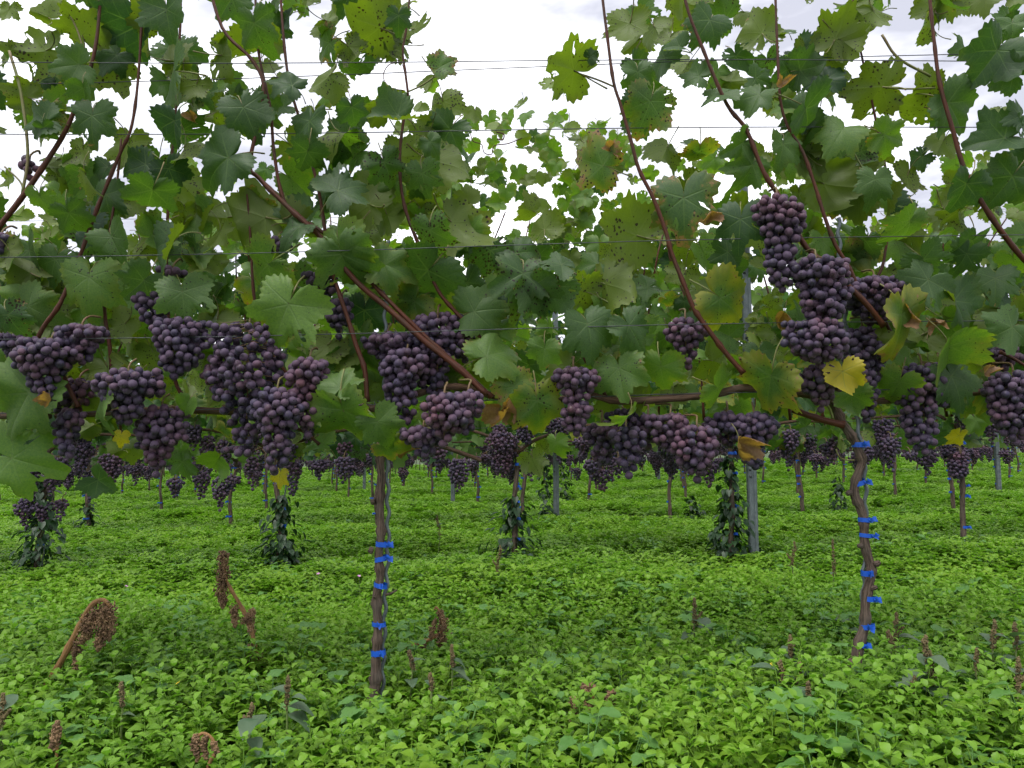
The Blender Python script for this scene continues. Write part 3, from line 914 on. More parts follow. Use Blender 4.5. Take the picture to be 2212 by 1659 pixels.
# ---- leaves of the front row read off the photograph: u v L angle type [dy]
LV = """
375 155 98 180 g|300 55 100 110 d .04|178 76 78 275 u|106 38 58 200 u|199 250 72 95 g|180 190 46 100 g|377 261 66 105 d|526 231 78 60 g|520 225 60 150 g .02|493 341 98 150 g|149 460 62 80 g|185 378 60 130 g
241 512 62 60 g|375 521 78 110 g|574 470 112 190 w .04|330 410 78 100 g|99 261 60 170 g|95 275 36 90 g|86 425 48 100 l|360 20 72 90 g|330 45 60 220 u|549 50 76 100 g|480 120 80 10 u .05|476 500 60 120 u .05
170 140 62 170 g|100 110 88 175 u .03|580 90 70 300 u .05|280 310 72 100 u .06|364 364 60 60 d .03|315 355 62 160 d .03|230 420 72 100 d .02|200 480 72 120 d .03|20 540 60 60 u|60 210 55 200 u|20 20 40 100 u|15 115 50 80 u
669 261 80 105 d|631 185 58 200 g|711 165 68 130 u|820 60 104 200 u|861 33 42 100 g|896 63 58 20 u|753 100 52 60 u|942 165 68 45 u|950 145 46 330 b|833 238 78 240 u|760 231 48 60 g|860 250 74 165 g|664 327 62 100 g
733 284 72 70 u .02|929 307 42 50 g|942 350 98 25 u|730 412 84 320 g|730 415 70 190 g .03|800 443 92 210 w|853 387 72 200 l .0|912 374 60 95 s|830 350 62 60 s|975 480 102 40 u|929 496 72 100 s|836 463 64 70 w|734 530 98 80 l|648 490 62 120 s
1239 152 104 195 u -.05|1276 122 27 330 g -.05|1405 218 84 100 b|1361 50 78 105 u|1415 60 62 60 u .04|1448 80 56 100 u|1533 43 68 120 g|1467 100 44 200 g|1646 73 78 240 u|1302 357 88 190 y|1477 427 108 95 b|1600 473 78 100 d -.08|1626 357 70 110 g
1606 307 56 150 g|1375 509 112 190 u -.0|1176 496 62 250 u .02|1150 455 50 200 u .06|1440 320 68 115 u .04|1510 325 62 90 y .04|1560 200 60 160 g|1640 205 62 120 g|1378 155 52 80 g|1510 165 52 200 g|1590 120 56 60 d .05|1700 150 60 90 d .04
1803 86 82 300 u|1820 88 84 45 u|1741 235 98 30 g|1735 240 70 150 g .02|1780 175 68 270 d .03|1906 188 94 170 u|1820 281 72 120 l|1910 290 62 20 l|1691 311 62 95 g|1780 397 100 10 w .05|2048 222 90 40 g -.04|2010 185 62 200 u|1995 231 84 190 u .02|2187 50 52 90 g
2154 109 94 120 d|2088 397 72 90 d|2187 380 84 120 g -.05|2170 298 84 180 d|1890 387 62 100 g|1966 476 74 100 l|1916 427 66 60 d .03|1886 23 68 60 u|2015 60 62 220 u .03|2038 304 58 120 u .04|2100 520 70 80 g|2190 160 60 200 d|2205 250 60 160 d
192 599 98 95 l -.03|311 605 72 140 g|394 630 82 85 g|579 571 98 150 l|64 848 118 115 l -.05|26 990 112 20 l -.02|220 865 64 105 l -.11|407 868 36 120 l -.05|212 1037 52 30 d .1|394 997 52 90 g .05|470 994 56 130 l .05|261 941 32 100 Y .05|17 680 58 70 s|66 590 72 200 u .03
623 657 112 110 l -.08|738 549 102 80 l -.08|830 571 74 20 l -.04|925 584 112 120 g -.02|742 885 104 80 l -.10|734 838 60 280 l -.10|816 911 68 65 l -.10|833 964 56 25 y -.06|1025 673 86 345 g -.02|1051 769 88 330 l -.03|1111 835 76 60 y -.02|1160 865 88 80 y -.06
605 1025 42 100 Y .05|707 746 72 120 u .04|787 670 72 100 d .06|697 958 52 200 l .02|1196 617 78 110 s|1308 614 104 15 u|1265 630 72 200 u .03|1269 700 84 80 g|1358 703 72 60 g|1555 643 98 40 y -.05|1337 795 78 80 l -.04|1428 792 72 90 l -.03
1358 895 58 100 l -.06|1550 838 74 35 l -.06|1666 812 104 135 y -.08|1596 954 62 80 x -.08|1150 990 52 70 u .3|1213 571 62 200 g|1130 590 92 90 s|1176 752 52 100 l|1576 726 56 200 g .05|1075 720 60 250 l .05|1110 880 50 40 x -.03|1085 890 60 100 x .0|1150 620 70 70 s
1949 680 112 70 y -.09|1820 802 70 85 Y -.17|1840 852 58 95 l -.06|1942 825 68 120 l -.05|2051 749 94 70 l -.06|2055 812 84 60 g -.04|2061 650 78 60 g|2005 604 82 140 g|2187 706 74 150 g|2071 941 48 100 Y .1|2005 951 52 60 d .08|1900 730 34 30 w -.02|2088 548 62 120 g|1995 560 66 60 g
2150 600 70 100 g .03|2190 560 60 80 l .02|1870 520 60 120 g .06|1960 380 60 100 u .06|1960 690 45 5 x -.08|2020 690 34 60 x -.07|2125 800 32 100 x -.06|1690 680 50 110 x .02|1690 180 34 100 x -.06|1325 320 34 120 x -.06|1535 460 34 95 x -.08|870 960 52 95 x .02|108 855 32 80 x -.08
415 250 30 80 x .0|1500 700 56 120 g .05|1730 700 60 250 g .06|1290 570 62 120 g .05|1060 540 72 100 s .03|1010 610 70 60 g .04|900 640 62 100 g .05|470 690 70 100 u .08|450 760 60 120 u .08|270 700 64 120 u .08|330 760 60 60 u .1|120 560 66 100 g .04|450 560 70 120 u .08
1240 770 52 110 g .05|1480 590 60 100 u .06|1400 620 60 150 s .04|760 760 60 100 u .06|30 770 50 110 y .02|90 690 56 80 u .04|650 760 50 120 l .04|1660 580 60 90 u .08|1440 730 56 60 g .08|1640 760 56 90 g .09"""
n_leaf = {VL: 0, VC: 0, VR: 0}


def owner(u, jit=True):
    u = u + (random.gauss(0, 40) if jit else 0)
    return VL if u < 215 else (VC if u < 1330 else VR)


LABELS = {'Y': 'bright yellow leaf', 'y': 'green leaf turning yellow with brown edge', 'x': 'dry curled brown leaf', 'b': 'leaf scorched with brown patches'}
for item in LV.replace('\n', '|').split('|'):
    t = item.split()
    if len(t) < 5: continue
    u, v, L, a = map(float, t[:4])
    typ = t[4]
    dy = float(t[5]) if len(t) > 5 else None
    if dy is None:
        dy = .02 if typ in 'uw' else -.07
    V = owner(u)
    s = ROW1 / F
    flat = typ in 'glybY' and L > 60
    put_leaf(V, PR(u, v, dy + random.uniform(-.015, .015)), a + random.uniform(-8, 8), L * s * (.80 if typ in 'xY' else .97), typ, curled=False if (flat and random.random() < .75) else None,
             label=LABELS.get(typ), tilt=random.gauss(0, 24), pitch=random.gauss(-14, 21))
    n_leaf[V] += 1

# ---- fill leaves behind them, leaving the sky gaps open
GAPP = [(935, -600), (1285, -600), (1312, 150), (1345, 300), (1330, 420), (1250, 520), (1090, 500), (1035, 400), (1030, 250), (925, 110)]
GAPE = [(35, 60, 55, 50), (25, 330, 40, 70), (70, 470, 45, 40), (285, 70, 30, 50), (440, 70, 35, 30), (505, 405, 50, 35), (265, 335, 32, 28), (1945, 95, 70, 55),
        (1895, 225, 65, 38), (2120, 170, 45, 45), (2125, 330, 48, 45), (1580, 75, 30, 30), (1600, 250, 24, 30), (300, 240, 26, 26), (820, 300, 30, 30), (140, 60, 26, 30),
        (640, 130, 24, 24), (760, 170, 26, 20), (1480, 250, 24, 24), (1700, 90, 24, 24), (2000, 440, 26, 24), (1420, 380, 26, 40), (560, 330, 24, 26)]


def in_gap(u, v):
    for (a, b, ru, rv) in GAPE:
        if ((u - a) / ru) ** 2 + ((v - b) / rv) ** 2 < 1: return True
    c = False
    for i in range(len(GAPP)):
        x1, y1 = GAPP[i]; x2, y2 = GAPP[i - 1]
        if (y1 > v) != (y2 > v) and u < (x2 - x1) * (v - y1) / (y2 - y1) + x1: c = not c
    return c


tries = 0
LIM = {VL: 150, VC: 300, VR: 300}
while tries < 9000 and any(n_leaf[k_] < LIM[k_] for k_ in LIM):
    tries += 1
    u, v = random.uniform(-150, 2360), random.uniform(-130, 880)
    V = owner(u)
    if n_leaf[V] >= LIM[V]: continue
    if in_gap(u, v) or any(in_gap(u + dx, v + dv) for dx, dv in ((45, 0), (-45, 0), (0, 45), (0, -45))): continue
    if v < 0 and random.random() < .45: continue
    L = random.uniform(38, 72)
    a = random.gauss(95, 55)
    if v < 480:
        typ = random.choices('gduwsbl', [26, 8, 36, 12, 8, 2, 12])[0]
    elif v < 650:
        typ = random.choices('gduwsly', [20, 4, 24, 10, 10, 26, 5])[0]
    else:
        typ = random.choices('gduwlyY', [14, 2, 28, 10, 34, 11, 1])[0]
    dy = random.uniform(.02, .22)
    uj, vj = u - math.cos(R(a)) * L * .35, v - math.sin(R(a)) * L * .35
    put_leaf(V, PR(uj, vj, dy), a, L * ROW1 / F * 1.08, typ, label=LABELS.get(typ))
    n_leaf[V] += 1


# ------------------------------------------------------------------ stakes, wires, posts
def wavy_stake(pts, label, row=1, r0=.0046, amp=.0032, wl_=.055, dy=0.012):
    path = path_px(pts, dy, 26, row)
    ln, res = 0, []
    for i, p in enumerate(path):
        if i: ln += np.linalg.norm(path[i] - path[i - 1])
        res.append(p + np.array([amp * math.sin(ln / wl_ * 2 * math.pi), 0, 0]))
    base = np.array([res[0][0], res[0][1], gz(res[0][0])])
    o = tube_obj('vine_stake', res, r0, M_GALV, None, base, sides=7)
    o.location = base
    return tag(o, label, 'stake', 'wavy galvanised vine stakes')


wavy_stake([(825, 1540), (826, 1488), (829, 1400), (832, 1300), (838, 1200), (838, 1090), (836, 990), (832, 850), (832, 700), (836, 590), (838, 520)],
           'wavy grey metal rod tied beside the straight trunk left of centre')
wavy_stake([(1854, 1480), (1856, 1432), (1862, 1395), (1862, 1330), (1866, 1240), (1868, 1150), (1870, 1080), (1866, 1000), (1856, 934), (1850, 902), (1837, 776), (1830, 720), (1823, 653), (1815, 564), (1812, 500), (1811, 470)],
           'wavy grey metal rod tied beside the crooked trunk on the right')


def wire(pl, pr, label, row=1, r0=.0011, dy=0.0, ext=2.0):
    a, b = PR(*pl, dy, row), PR(*pr, dy, row)
    d = b - a
    pts = []
    for t in np.linspace(-.6 * ext / 2, 1 + .6 * ext / 2, 17):
        sag = -.004 * math.sin(t * 7.0)
        pts.append(a + d * t + Vector((0, 0, sag)))
    c = pts[8]
    o = tube_obj('trellis_wire', pts, r0, M_WIRE, None, c, sides=6)
    o.location = c
    return tag(o, label, 'wire', 'trellis wires')


wire((0, 893), (2212, 835), 'lowest front wire, carrying the old brown canes', r0=.0013, dy=-.012)
wire((0, 733), (2212, 690), 'front wire crossing the upper grape bunches', dy=-.075)
wire((0, 556), (2212, 505), 'front wire just above the grape bunches', dy=-.085)
wire((0, 290), (2212, 273), 'front wire through the leaves with a dried tendril hanging in the sky gap', dy=-.03)
wire((0, 134), (2212, 131), 'topmost front wire, the level one of the twisted pair across the sky', dy=-.045)
wire((0, 183), (2212, 112), 'slanting front wire that crosses the topmost one', dy=.045)
# wire knot at the stake
tube_obj('wire_tie', path_px([(808, 868), (815, 878), (830, 874), (850, 866), (872, 868), (885, 872), (870, 876), (840, 872), (815, 866)], -.03, 5), .0011, M_WIRE, VC, VC.location, sides=5)

for row, zs in ((2, (.70, 1.05, 1.42, 1.85)), (3, (.72, 1.1, 1.5)), (4, (.72, 1.15))):
    for j, h in enumerate(zs):
        y0 = ROW1 + ROWGAP * (row - 1)
        pts = []
        for x in np.linspace(-1.1 * y0, 1.1 * y0, 11):
            pts.append(Vector((x, row_y(row, x) + .01, gz(x) + h + .004 * math.sin(x * 3))))
        o = tube_obj('trellis_wire', pts, .0014, M_WIRE, None, pts[5], sides=5)
        o.location = pts[5]
        nm = ('lowest', 'second lowest', 'third lowest', 'highest')[j]
        tag(o, f"{nm} wire of the {('second', 'third', 'fourth')[row - 2]} vine row, seen through the leaves", 'wire', 'trellis wires')


def post_mesh(Hh=2.1, wd=.046, dp=.036):
    """galvanised lipped channel, open to the back"""
    t = .003
    prof = [(-wd / 2, dp), (-wd / 2, .006), (-wd / 2 + .006, 0), (-.006, 0), (-.004, .004), (.004, .004), (.006, 0), (wd / 2 - .006, 0), (wd / 2, .006), (wd / 2, dp),
            (wd / 2 - .010, dp), (wd / 2 - .010, dp - t), (wd / 2 - t, dp - t), (wd / 2 - t, .008), (wd / 2 - .008, t), (-wd / 2 + .008, t), (-wd / 2 + t, .008),
            (-wd / 2 + t, dp - t), (-wd / 2 + .010, dp - t), (-wd / 2 + .010, dp)]
    n = len(prof)
    zz = [-.3, 0, .5, 1.0, 1.5, Hh]
    v = [(x, y, z) for z in zz for x, y in prof]
    f = []
    for k_ in range(len(zz) - 1):
        for i in range(n):
            j = (i + 1) % n
            f.append((k_ * n + i, k_ * n + j, (k_ + 1) * n + j, (k_ + 1) * n + i))
    return mesh_from('post_profile', v, f, M_GALV, smooth=False)


def lug_mesh():
    b = Batch()
    for s in (0,):
        v = [(-.006, -.0005, -.009), (.006, -.0005, -.009), (.006, -.006, -.002), (-.006, -.006, -.002), (-.006, -.0005, .004), (.006, -.0005, .004), (-.005, -.0045, .001), (.005, -.0045, .001)]
        b.add(np.array(v), [(0, 1, 3, 2)[::1], (2, 3, 7, 6), (6, 7, 5, 4), (0, 2, 6, 4), (1, 5, 7, 3)])
    return b.mesh('wire_lug', M_WIRE)


POST, LUG = post_mesh(), lug_mesh()


def post(u, row, label, hh=1.0):
    x = (u - CU) / F * (ROW1 + ROWGAP * (row - 1))
    x = (u - CU) / F * row_y(row, x)
    e = empty('trellis_post', (x, row_y(row, x) - .05, gz(x)), label, 'post', 'galvanised trellis posts')
    o = link('profile', POST, e); o.scale = (1, 1, hh)
    for h in (.42, .455, .78, .815, 1.15, 1.185, 1.5, 1.535):
        for sx in (-.012,):
            link('lug', LUG, e, loc=(sx, 0, h))
    return e


post(1616, 2, 'galvanised steel post in the second row beside bindweed, between the two front trunks', .98)
post(1200, 3, 'galvanised steel post in the third row, right of centre behind a small-berried bunch', .97)
post(980, 4, 'thin grey steel post far back, just right of the straight front trunk', .97)
post(2146, 4, 'thin grey steel post far back near the right edge', .97)
post(790, 6, 'distant grey steel post left of the straight front trunk', .95)
post(1420, 6, 'distant grey steel post under the hanging grapes right of centre', .95)


# ------------------------------------------------------------------ vines behind
def leaf_low(seed):
    r_ = np.random.default_rng(seed)
    th = np.radians([0, 16, 30, 53, 70, 81, 108, 140, 170, 180, 190, 220, 252, 279, 290, 307, 330, 344])
    ra = np.array([1.02, .86, .72, .95, .8, .68, .8, .66, .35, .06, .35, .66, .8, .68, .8, .95, .72, .86]) * r_.uniform(.9, 1.08, 18)
    x, y = ra * np.sin(th), ra * np.cos(th)
    z = r_.uniform(-.3, .2) * ra ** 2 + r_.uniform(0, .4) * np.abs(x) + .12 * np.sin(th * 3 + r_.uniform(0, 6)) * ra
    v = np.concatenate([[[0, 0, 0]], np.stack([x, y, z], 1)])
    f = [(0, 1 + (i + 1) % 18, 1 + i) for i in range(18)]
    return v, f


LOW = [leaf_low(i) for i in range(6)]


def rand_leaf_rot():
    a = random.gauss(95, 50)
    under = random.random() < .45
    d = leaf_matrix(Vector((0, 0, 0)), a, 1.0, under, tilt=random.gauss(0, 28), pitch=random.gauss(-8, 28)).to_3x3()
    return d, under, a


def back_trunk(root, r_, h=.64, r0=.012, mat=M_BARK):
    pts = [(0, 0, -.08)]
    x = 0
    for k_ in range(1, 7):
        x += r_.normal(0, .008)
        pts.append((x, r_.normal(0, .006), h * k_ / 6))
    tube_obj('trunk', catmull(pts, 3), [r0 * 1.3, r0 * 1.05, r0, r0 * .95], mat, root, None, sides=8, rough=.1, knots=.3, knot_every=.07, seed=int(r_.integers(0, 999)))
    return pts[-1][0], pts


def back_vine(name, loc, label, group, seed, leaves=0, bunches=8, ties=5, detail=2, top=2.2, high=False):
    """detail 2: every leaf an object; detail 1: the crown is one mesh"""
    r_ = np.random.default_rng(seed)
    random.seed(seed)
    root = empty(name, loc, label, 'grapevine', group)
    hx, tp = back_trunk(root, r_, r_.uniform(.58, .68), .0125 if detail == 2 else .014)
    hz = tp[-1][2]
    for s in (-1, 1):
        pts = [(hx, 0, hz - .03), (hx + s * .12, .005, hz + .05), (hx + s * .35, 0, .71), (hx + s * .56, 0, .70)]
        tube_obj('cane', catmull(pts, 4), [.009, .0085, .006], M_CANE, root, sides=7, rough=.07, seed=seed)
    for i in range(5 if detail == 2 else 3):
        x = r_.uniform(-.55, .55)
        pts = [(x, r_.normal(0, .01), .71)]
        for z in (1.0, 1.3, 1.6, min(1.85, top - r_.uniform(.3, .5))):
            pts.append((pts[-1][0] + r_.normal(0, .07), r_.normal(0, .05), z))
        tube_obj('shoot', catmull(pts, 4), [.0062, .005, .003], M_SHOOT, root, sides=6, knots=.3, seed=seed + i)
    for i in range(ties):
        z = hz * (.18 + .8 * (i + r_.uniform(0, .6)) / ties)
        x = np.interp(z, [p[2] for p in tp], [p[0] for p in tp])
        link('blue_tie', TIES[i % 5], root, mat=Matrix.Translation((x, 0, z)) @ Matrix.Diagonal((1.0, 1.15, 1.0, 1)))
    def lpos():
        while True:
            z = r_.uniform(.58, top)
            if high and r_.random() < .45: z = r_.uniform(1.45, 2.42)
            if high and z > 1.7 and r_.random() < .8: return Vector((r_.uniform(-.62, .62), r_.normal(0, .11), z))
            x = r_.uniform(-.62, .62)
            lim = top - .25 + .25 * math.sin(x * 7 + seed) * .8
            if z > lim and r_.random() < .75: continue
            if z > 1.75 and r_.random() < .35: continue
            if z < .78 and r_.random() < .55: continue
            return Vector((x, r_.normal(0, .11), z))
    if detail == 2:
        for i in range(leaves):
            p = lpos()
            typ = random.choices('gduwlyYsb', [26, 10, 22, 6, 24, 3, 1, 5, 1])[0]
            if p.z > 1.7: typ = random.choices('lwgu', [44, 28, 14, 14])[0]
            L = r_.uniform(.062, .102) * (.8 if p.z > 1.8 else 1)
            o = put_leaf(root, p + root.location, random.gauss(95, 50), L, typ, tilt=random.gauss(0, 26), pitch=random.gauss(-8, 26))
            if p.z > 1.7 and random.random() < .6:
                o.color = (.14, .05, 0, 1.0)  # yellowish young crown leaves, their backlit brightness put into the leaf colour
    else:
        b = Batch()
        for i in range(leaves):
            m, un, a = rand_leaf_rot()
            v0, f0 = LOW[i % 6]
            p = lpos()
            b.add(v0 @ np.array(m).T * r_.uniform(.065, .105) + np.array(p), f0)
        o = link('crown', b.mesh('vine_crown', M_FAR), root)
        o['kind'] = 'stuff'
    for i in range(bunches):
        x = r_.uniform(-.58, .58)
        z = r_.uniform(.48, .76)
        make_bunch(root, Vector((x, r_.normal(-.02, .05), z)) + root.location, r_.uniform(.11, .20), r_.uniform(.038, .058), float(np.clip(r_.normal(.15, .15), 0, .6)),
                   seed * 37 + i, rb=.0104, lobes=int(r_.integers(1, 3)))
    return root


def back_stake(loc, h, label, group='wavy galvanised vine stakes'):
    n = 46
    path = [(.016 + .0032 * math.sin(i * .85), .012, -.05 + (h + .05) * i / n) for i in range(n + 1)]
    o = tube_obj('vine_stake', path, .0042, M_GALV, None, None, sides=5)
    o.location = loc
    return tag(o, label, 'stake', group)


def row_x(u, row):
    y0 = ROW1 + ROWGAP * (row - 1)
    x = (u - CU) / F * y0
    return (u - CU) / F * row_y(row, x)


R2 = [(-390, 'second-row grapevine beyond the left edge, its leaves showing behind the front vines'),
      (100, 'second-row grapevine at far left, trunk wrapped in bindweed under three low bunches'),
      (612, 'second-row grapevine with bindweed-clad trunk under the bright yellow hanging leaf'),
      (1110, 'second-row grapevine with bindweed-clad trunk just right of the straight front trunk'),
      (1572, 'second-row grapevine with leafy bindweed trunk beside the steel post'),
      (2066, 'second-row grapevine with bare brown trunk and five blue ties, near the right edge'),
      (2570, 'second-row grapevine beyond the right edge, its leaves showing behind the front vines')]
TH2 = 'first second third fourth fifth sixth seventh'.split()
for i, (u, lab) in enumerate(R2):
    x = row_x(u, 2)
    back_vine('grapevine', (x, row_y(2, x), gz(x)), lab, 'vines of the second row', 900 + i, 300, 10, 5, 2, 2.5 if u == 1110 else 2.25, u == 1110)
    back_stake((x, row_y(2, x), gz(x)), .85, 'wavy grey rod at the ' + TH2[i] + ' second-row trunk from the left')
# bunches of the second row that hang low in plain view
vs2 = [o for o in COL.objects if o.get('group') == 'vines of the second row']


def near2(u):
    x = row_x(u, 2)
    return min(vs2, key=lambda o: abs(o.location.x - x))


seed = 4000
for (u, v0, v1, hw, red) in [(60, 1072, 1142, 22, .1), (95, 1080, 1140, 20, .15), (135, 1075, 1128, 14, .35), (130, 985, 1050, 20, .0), (235, 978, 1058, 26, .3), (478, 1025, 1106, 20, .05), (505, 1022, 1062, 16, .1),
                        (380, 1030, 1076, 18, .0), (1086, 930, 1034, 34, .35), (1140, 905, 965, 24, .05), (925, 930, 1010, 20, .1), (945, 935, 1018, 20, .3), (1205, 900, 972, 26, .05), (1262, 940, 990, 22, .2),
                        (535, 920, 980, 30, .15), (625, 955, 1000, 24, .15), (2090, 868, 945, 28, .1), (1915, 930, 1010, 20, .0), (1965, 975, 1000, 22, .1), (1745, 930, 985, 20, .0), (1700, 935, 1020, 12, .0),
                        (1785, 955, 1010, 16, .05), (1650, 905, 975, 20, .35)]:
    seed += 1
    V = near2(u)
    s = (ROW1 + ROWGAP) / F
    make_bunch(V, PR(u, v0, -.03, 2), (v1 - v0) * s, hw * s, red, seed, rb=.0098, lobes=1)

# prototypes for the rows further back
random.seed(77)
protos = []
for i in range(4):
    protos.append(back_vine('grapevine', (0, -200, -50), 'x', 'x', 1500 + i, 200, 10, 4, 1, 2.1))
ORD = {3: 'third', 4: 'fourth', 5: 'fifth', 6: 'sixth', 7: 'seventh', 8: 'eighth', 9: 'ninth'}
first_u = {3: 200}
TH = 'first second third fourth fifth sixth seventh eighth ninth tenth eleventh twelfth thirteenth fourteenth fifteenth sixteenth seventeenth eighteenth nineteenth twentieth'.split()
NTH = lambda i: TH[i] if i < 20 else 'twenty-' + TH[i - 20]
used = set()
rr = random.Random(5)
for row in range(3, 10):
    y0 = ROW1 + ROWGAP * (row - 1)
    x0 = row_x(first_u.get(row, 200 + 37 * row), row)
    half = .675 * y0 + .3
    k0 = math.ceil((-half - x0) / VSP)
    k1 = math.floor((half - x0) / VSP)
    for k_ in range(k0, k1 + 1):
        x = x0 + k_ * VSP + rr.uniform(-.05, .05)
        pi = rr.randrange(4)
        src = protos[pi]
        o = src if pi not in used else copy_tree(src)
        used.add(pi)
        o.location = (x, row_y(row, x), gz(x))
        o.scale = (rr.choice([-1, 1]) * rr.uniform(.92, 1.05), 1, rr.uniform(.93, 1.05))
        o['label'] = f'slim {ORD[row]}-row grapevine with small dark bunches, {NTH(k_ - k0)} from the left in that row'
        o['group'] = f'vines of the {ORD[row]} row'
for pi in range(4):
    if pi not in used:
        protos[pi].location = (rr.uniform(-2, 2), row_y(9, 0), 0)
# rows too far to tell apart
b = Batch()
rfar = np.random.default_rng(3)
for row in range(10, 19):
    y0 = ROW1 + ROWGAP * (row - 1)
    half = .72 * y0 + .5
    for x in np.arange(-half, half, VSP):
        v, f, _ = tube_data([(x, row_y(row, x), gz(x) - .08), (x + rfar.normal(0, .03), row_y(row, x), gz(x) + .7)], .016, 5)
        b.add(v, f, 1)
        for _i in range(70):
            m, un, a = rand_leaf_rot()
            v0, f0 = LOW[int(rfar.integers(0, 6))]
            p = np.array([x + rfar.uniform(-.6, .6), row_y(row, x) + rfar.normal(0, .12), gz(x) + .62 + 1.45 * rfar.random() ** 1.1])
            b.add(v0 @ np.array(m).T * rfar.uniform(.10, .15) + p, f0, 0)
        for _i in range(6):
            v0, f0 = ICO1
            p = np.array([x + rfar.uniform(-.6, .6), row_y(row, x) - .1, gz(x) + rfar.uniform(.45, .75)])
            b.add(v0 * np.array([.05, .05, .09]) * rfar.uniform(.8, 1.2) + p, f0, 2)
tag(link('distant_vine_rows', b.mesh('distant_vines', [M_FAR, M_BARK, M_BERRY])), 'mass of far vine rows closing the view under the canopy', 'vines', None, 'stuff')


# ------------------------------------------------------------------ weeds
def ovate(L, W, seed, tipz=-.15, n=5):
    """small ovate leaf along +y with folded midrib"""
    r_ = np.random.default_rng(seed)
    ys = [0, .22, .48, .75, 1.0]
    ws = [.06, .78, 1.0, .62, 0]
    v, f = [], []
    for y, w_ in zip(ys, ws):
        z = tipz * y * y + .10 * math.sin(y * 3.1)
        v.append((0, y * L, z * L))
        v.append((-w_ * W / 2, y * L * .98, z * L + .16 * w_ * W)); v.append((w_ * W / 2, y * L * .98, z * L + .16 * w_ * W))
    for i in range(4):
        a, b_ = i * 3, (i + 1) * 3
        if i < 3:
            f += [(a, b_, b_ + 1, a + 1), (a, a + 2, b_ + 2, b_)]
        else:
            f += [(a, b_, a + 1), (a, a + 2, b_)]
    return np.array(v), f


def rotm(az, tilt):
    return np.array((Matrix.Rotation(az, 3, 'Z') @ Matrix.Rotation(tilt, 3, 'X')))


def chickweed(seed, h=.10, size=1.0):
    """one sprig: stem, opposite pairs of leaves, pale tip"""
    r_ = np.random.default_rng(seed)
    b = Batch()
    lean = r_.normal(0, .014, 2)
    tp = lambda t: np.array([lean[0] * t * 1.4, lean[1] * t * 1.4, h * t])
    v, f, _ = tube_data([tp(0), tp(.5), tp(1)], [.0011, .0009, .0006], 3)
    b.add(v, f, 0, np.full(len(v), .3))
    az = r_.uniform(0, 6.28)
    lv = 5
    for i in range(lv):
        t = .42 + .58 * (i / (lv - 1))
        az += math.pi / 2 + r_.normal(0, .2)
        L = (.025 - .0115 * (i / (lv - 1)) ** 2) * size * r_.uniform(.8, 1.2)
        for s in (0, 1):
            v, f = ovate(L, L * r_.uniform(.62, .8), seed + i, r_.uniform(-.35, .0))
            m = rotm(az + s * math.pi + r_.normal(0, .15), r_.uniform(.05, .4) + .45 * (i == lv - 1))
            st = m @ np.array([0, .004, .001])
            b.add(v @ m.T + tp(t) + st, f, 0, np.full(len(v), .15 * (i == lv - 2) + .85 * (i == lv - 1)))
    if r_.random() < .35:
        kv, kf = ICO1
        for _ in range(3):
            b.add(kv * .0016 + tp(1) + r_.normal(0, .003, 3) + np.array([0, 0, .004]), kf, 0, np.ones(len(kv)))
    return b.mesh('chickweed_sprig', M_CARPET, 'top')


def broadleaf(seed):
    r_ = np.random.default_rng(seed)
    b = Batch()
    for i in range(5):
        az = i * 2.4 + r_.normal(0, .3)
        h = r_.uniform(.06, .105)
        L = r_.uniform(.014, .024)
        end = np.array([math.sin(-az) * .02, math.cos(az) * .02, h])
        v, f, _ = tube_data([(0, 0, 0), end * .6 + np.array([0, 0, .01]), end], .0011, 3)
        b.add(v, f)
        n = 22
        th = np.linspace(-math.pi, math.pi, n, endpoint=False)
        ra = np.interp(np.abs(th), [0, .6, 1.4, 2.4, 3.14], [1.0, .82, .70, .62, .30]) * (1 + .07 * ((np.arange(n) % 2) * 2 - 1))
        x, y = ra * np.sin(th), ra * np.cos(th) + .35
        z = .15 * np.abs(x) - .25 * y * y + .05 * np.sin(5 * th)
        v = np.concatenate([[[0, .35, -.03]], np.stack([x, y, z], 1)]) * L
        f = [(0, 1 + (j + 1) % n, 1 + j)[::-1] for j in range(n)]
        m = rotm(az, r_.uniform(-.1, .4))
        b.add(v @ m.T + end, f)
    return b.mesh('broad_weed', M_BROAD)


def clump(seed, rad, n, size):
    """several sprigs joined for the middle distance"""
    r_ = np.random.default_rng(seed)
    b = Batch()
    for i in range(n):
        a, q = r_.uniform(0, 6.28), rad * math.sqrt(r_.random())
        c = np.array([q * math.cos(a), q * math.sin(a), r_.uniform(.05, .11)])
        az = r_.uniform(0, 6.28)
        for s in range(4):
            L = .021 * size * r_.uniform(.7, 1.2)
            v, f = ovate(L, L * .75, i, -.2)
            m = rotm(az + s * math.pi / 2, r_.uniform(.0, .55))
            b.add(v @ m.T + c - np.array([0, 0, .012 * (s % 2)]), f, 0, np.full(len(v), .55 * (r_.random() < .3)))
    return b.mesh('chickweed_clump', M_CARPET, 'top')


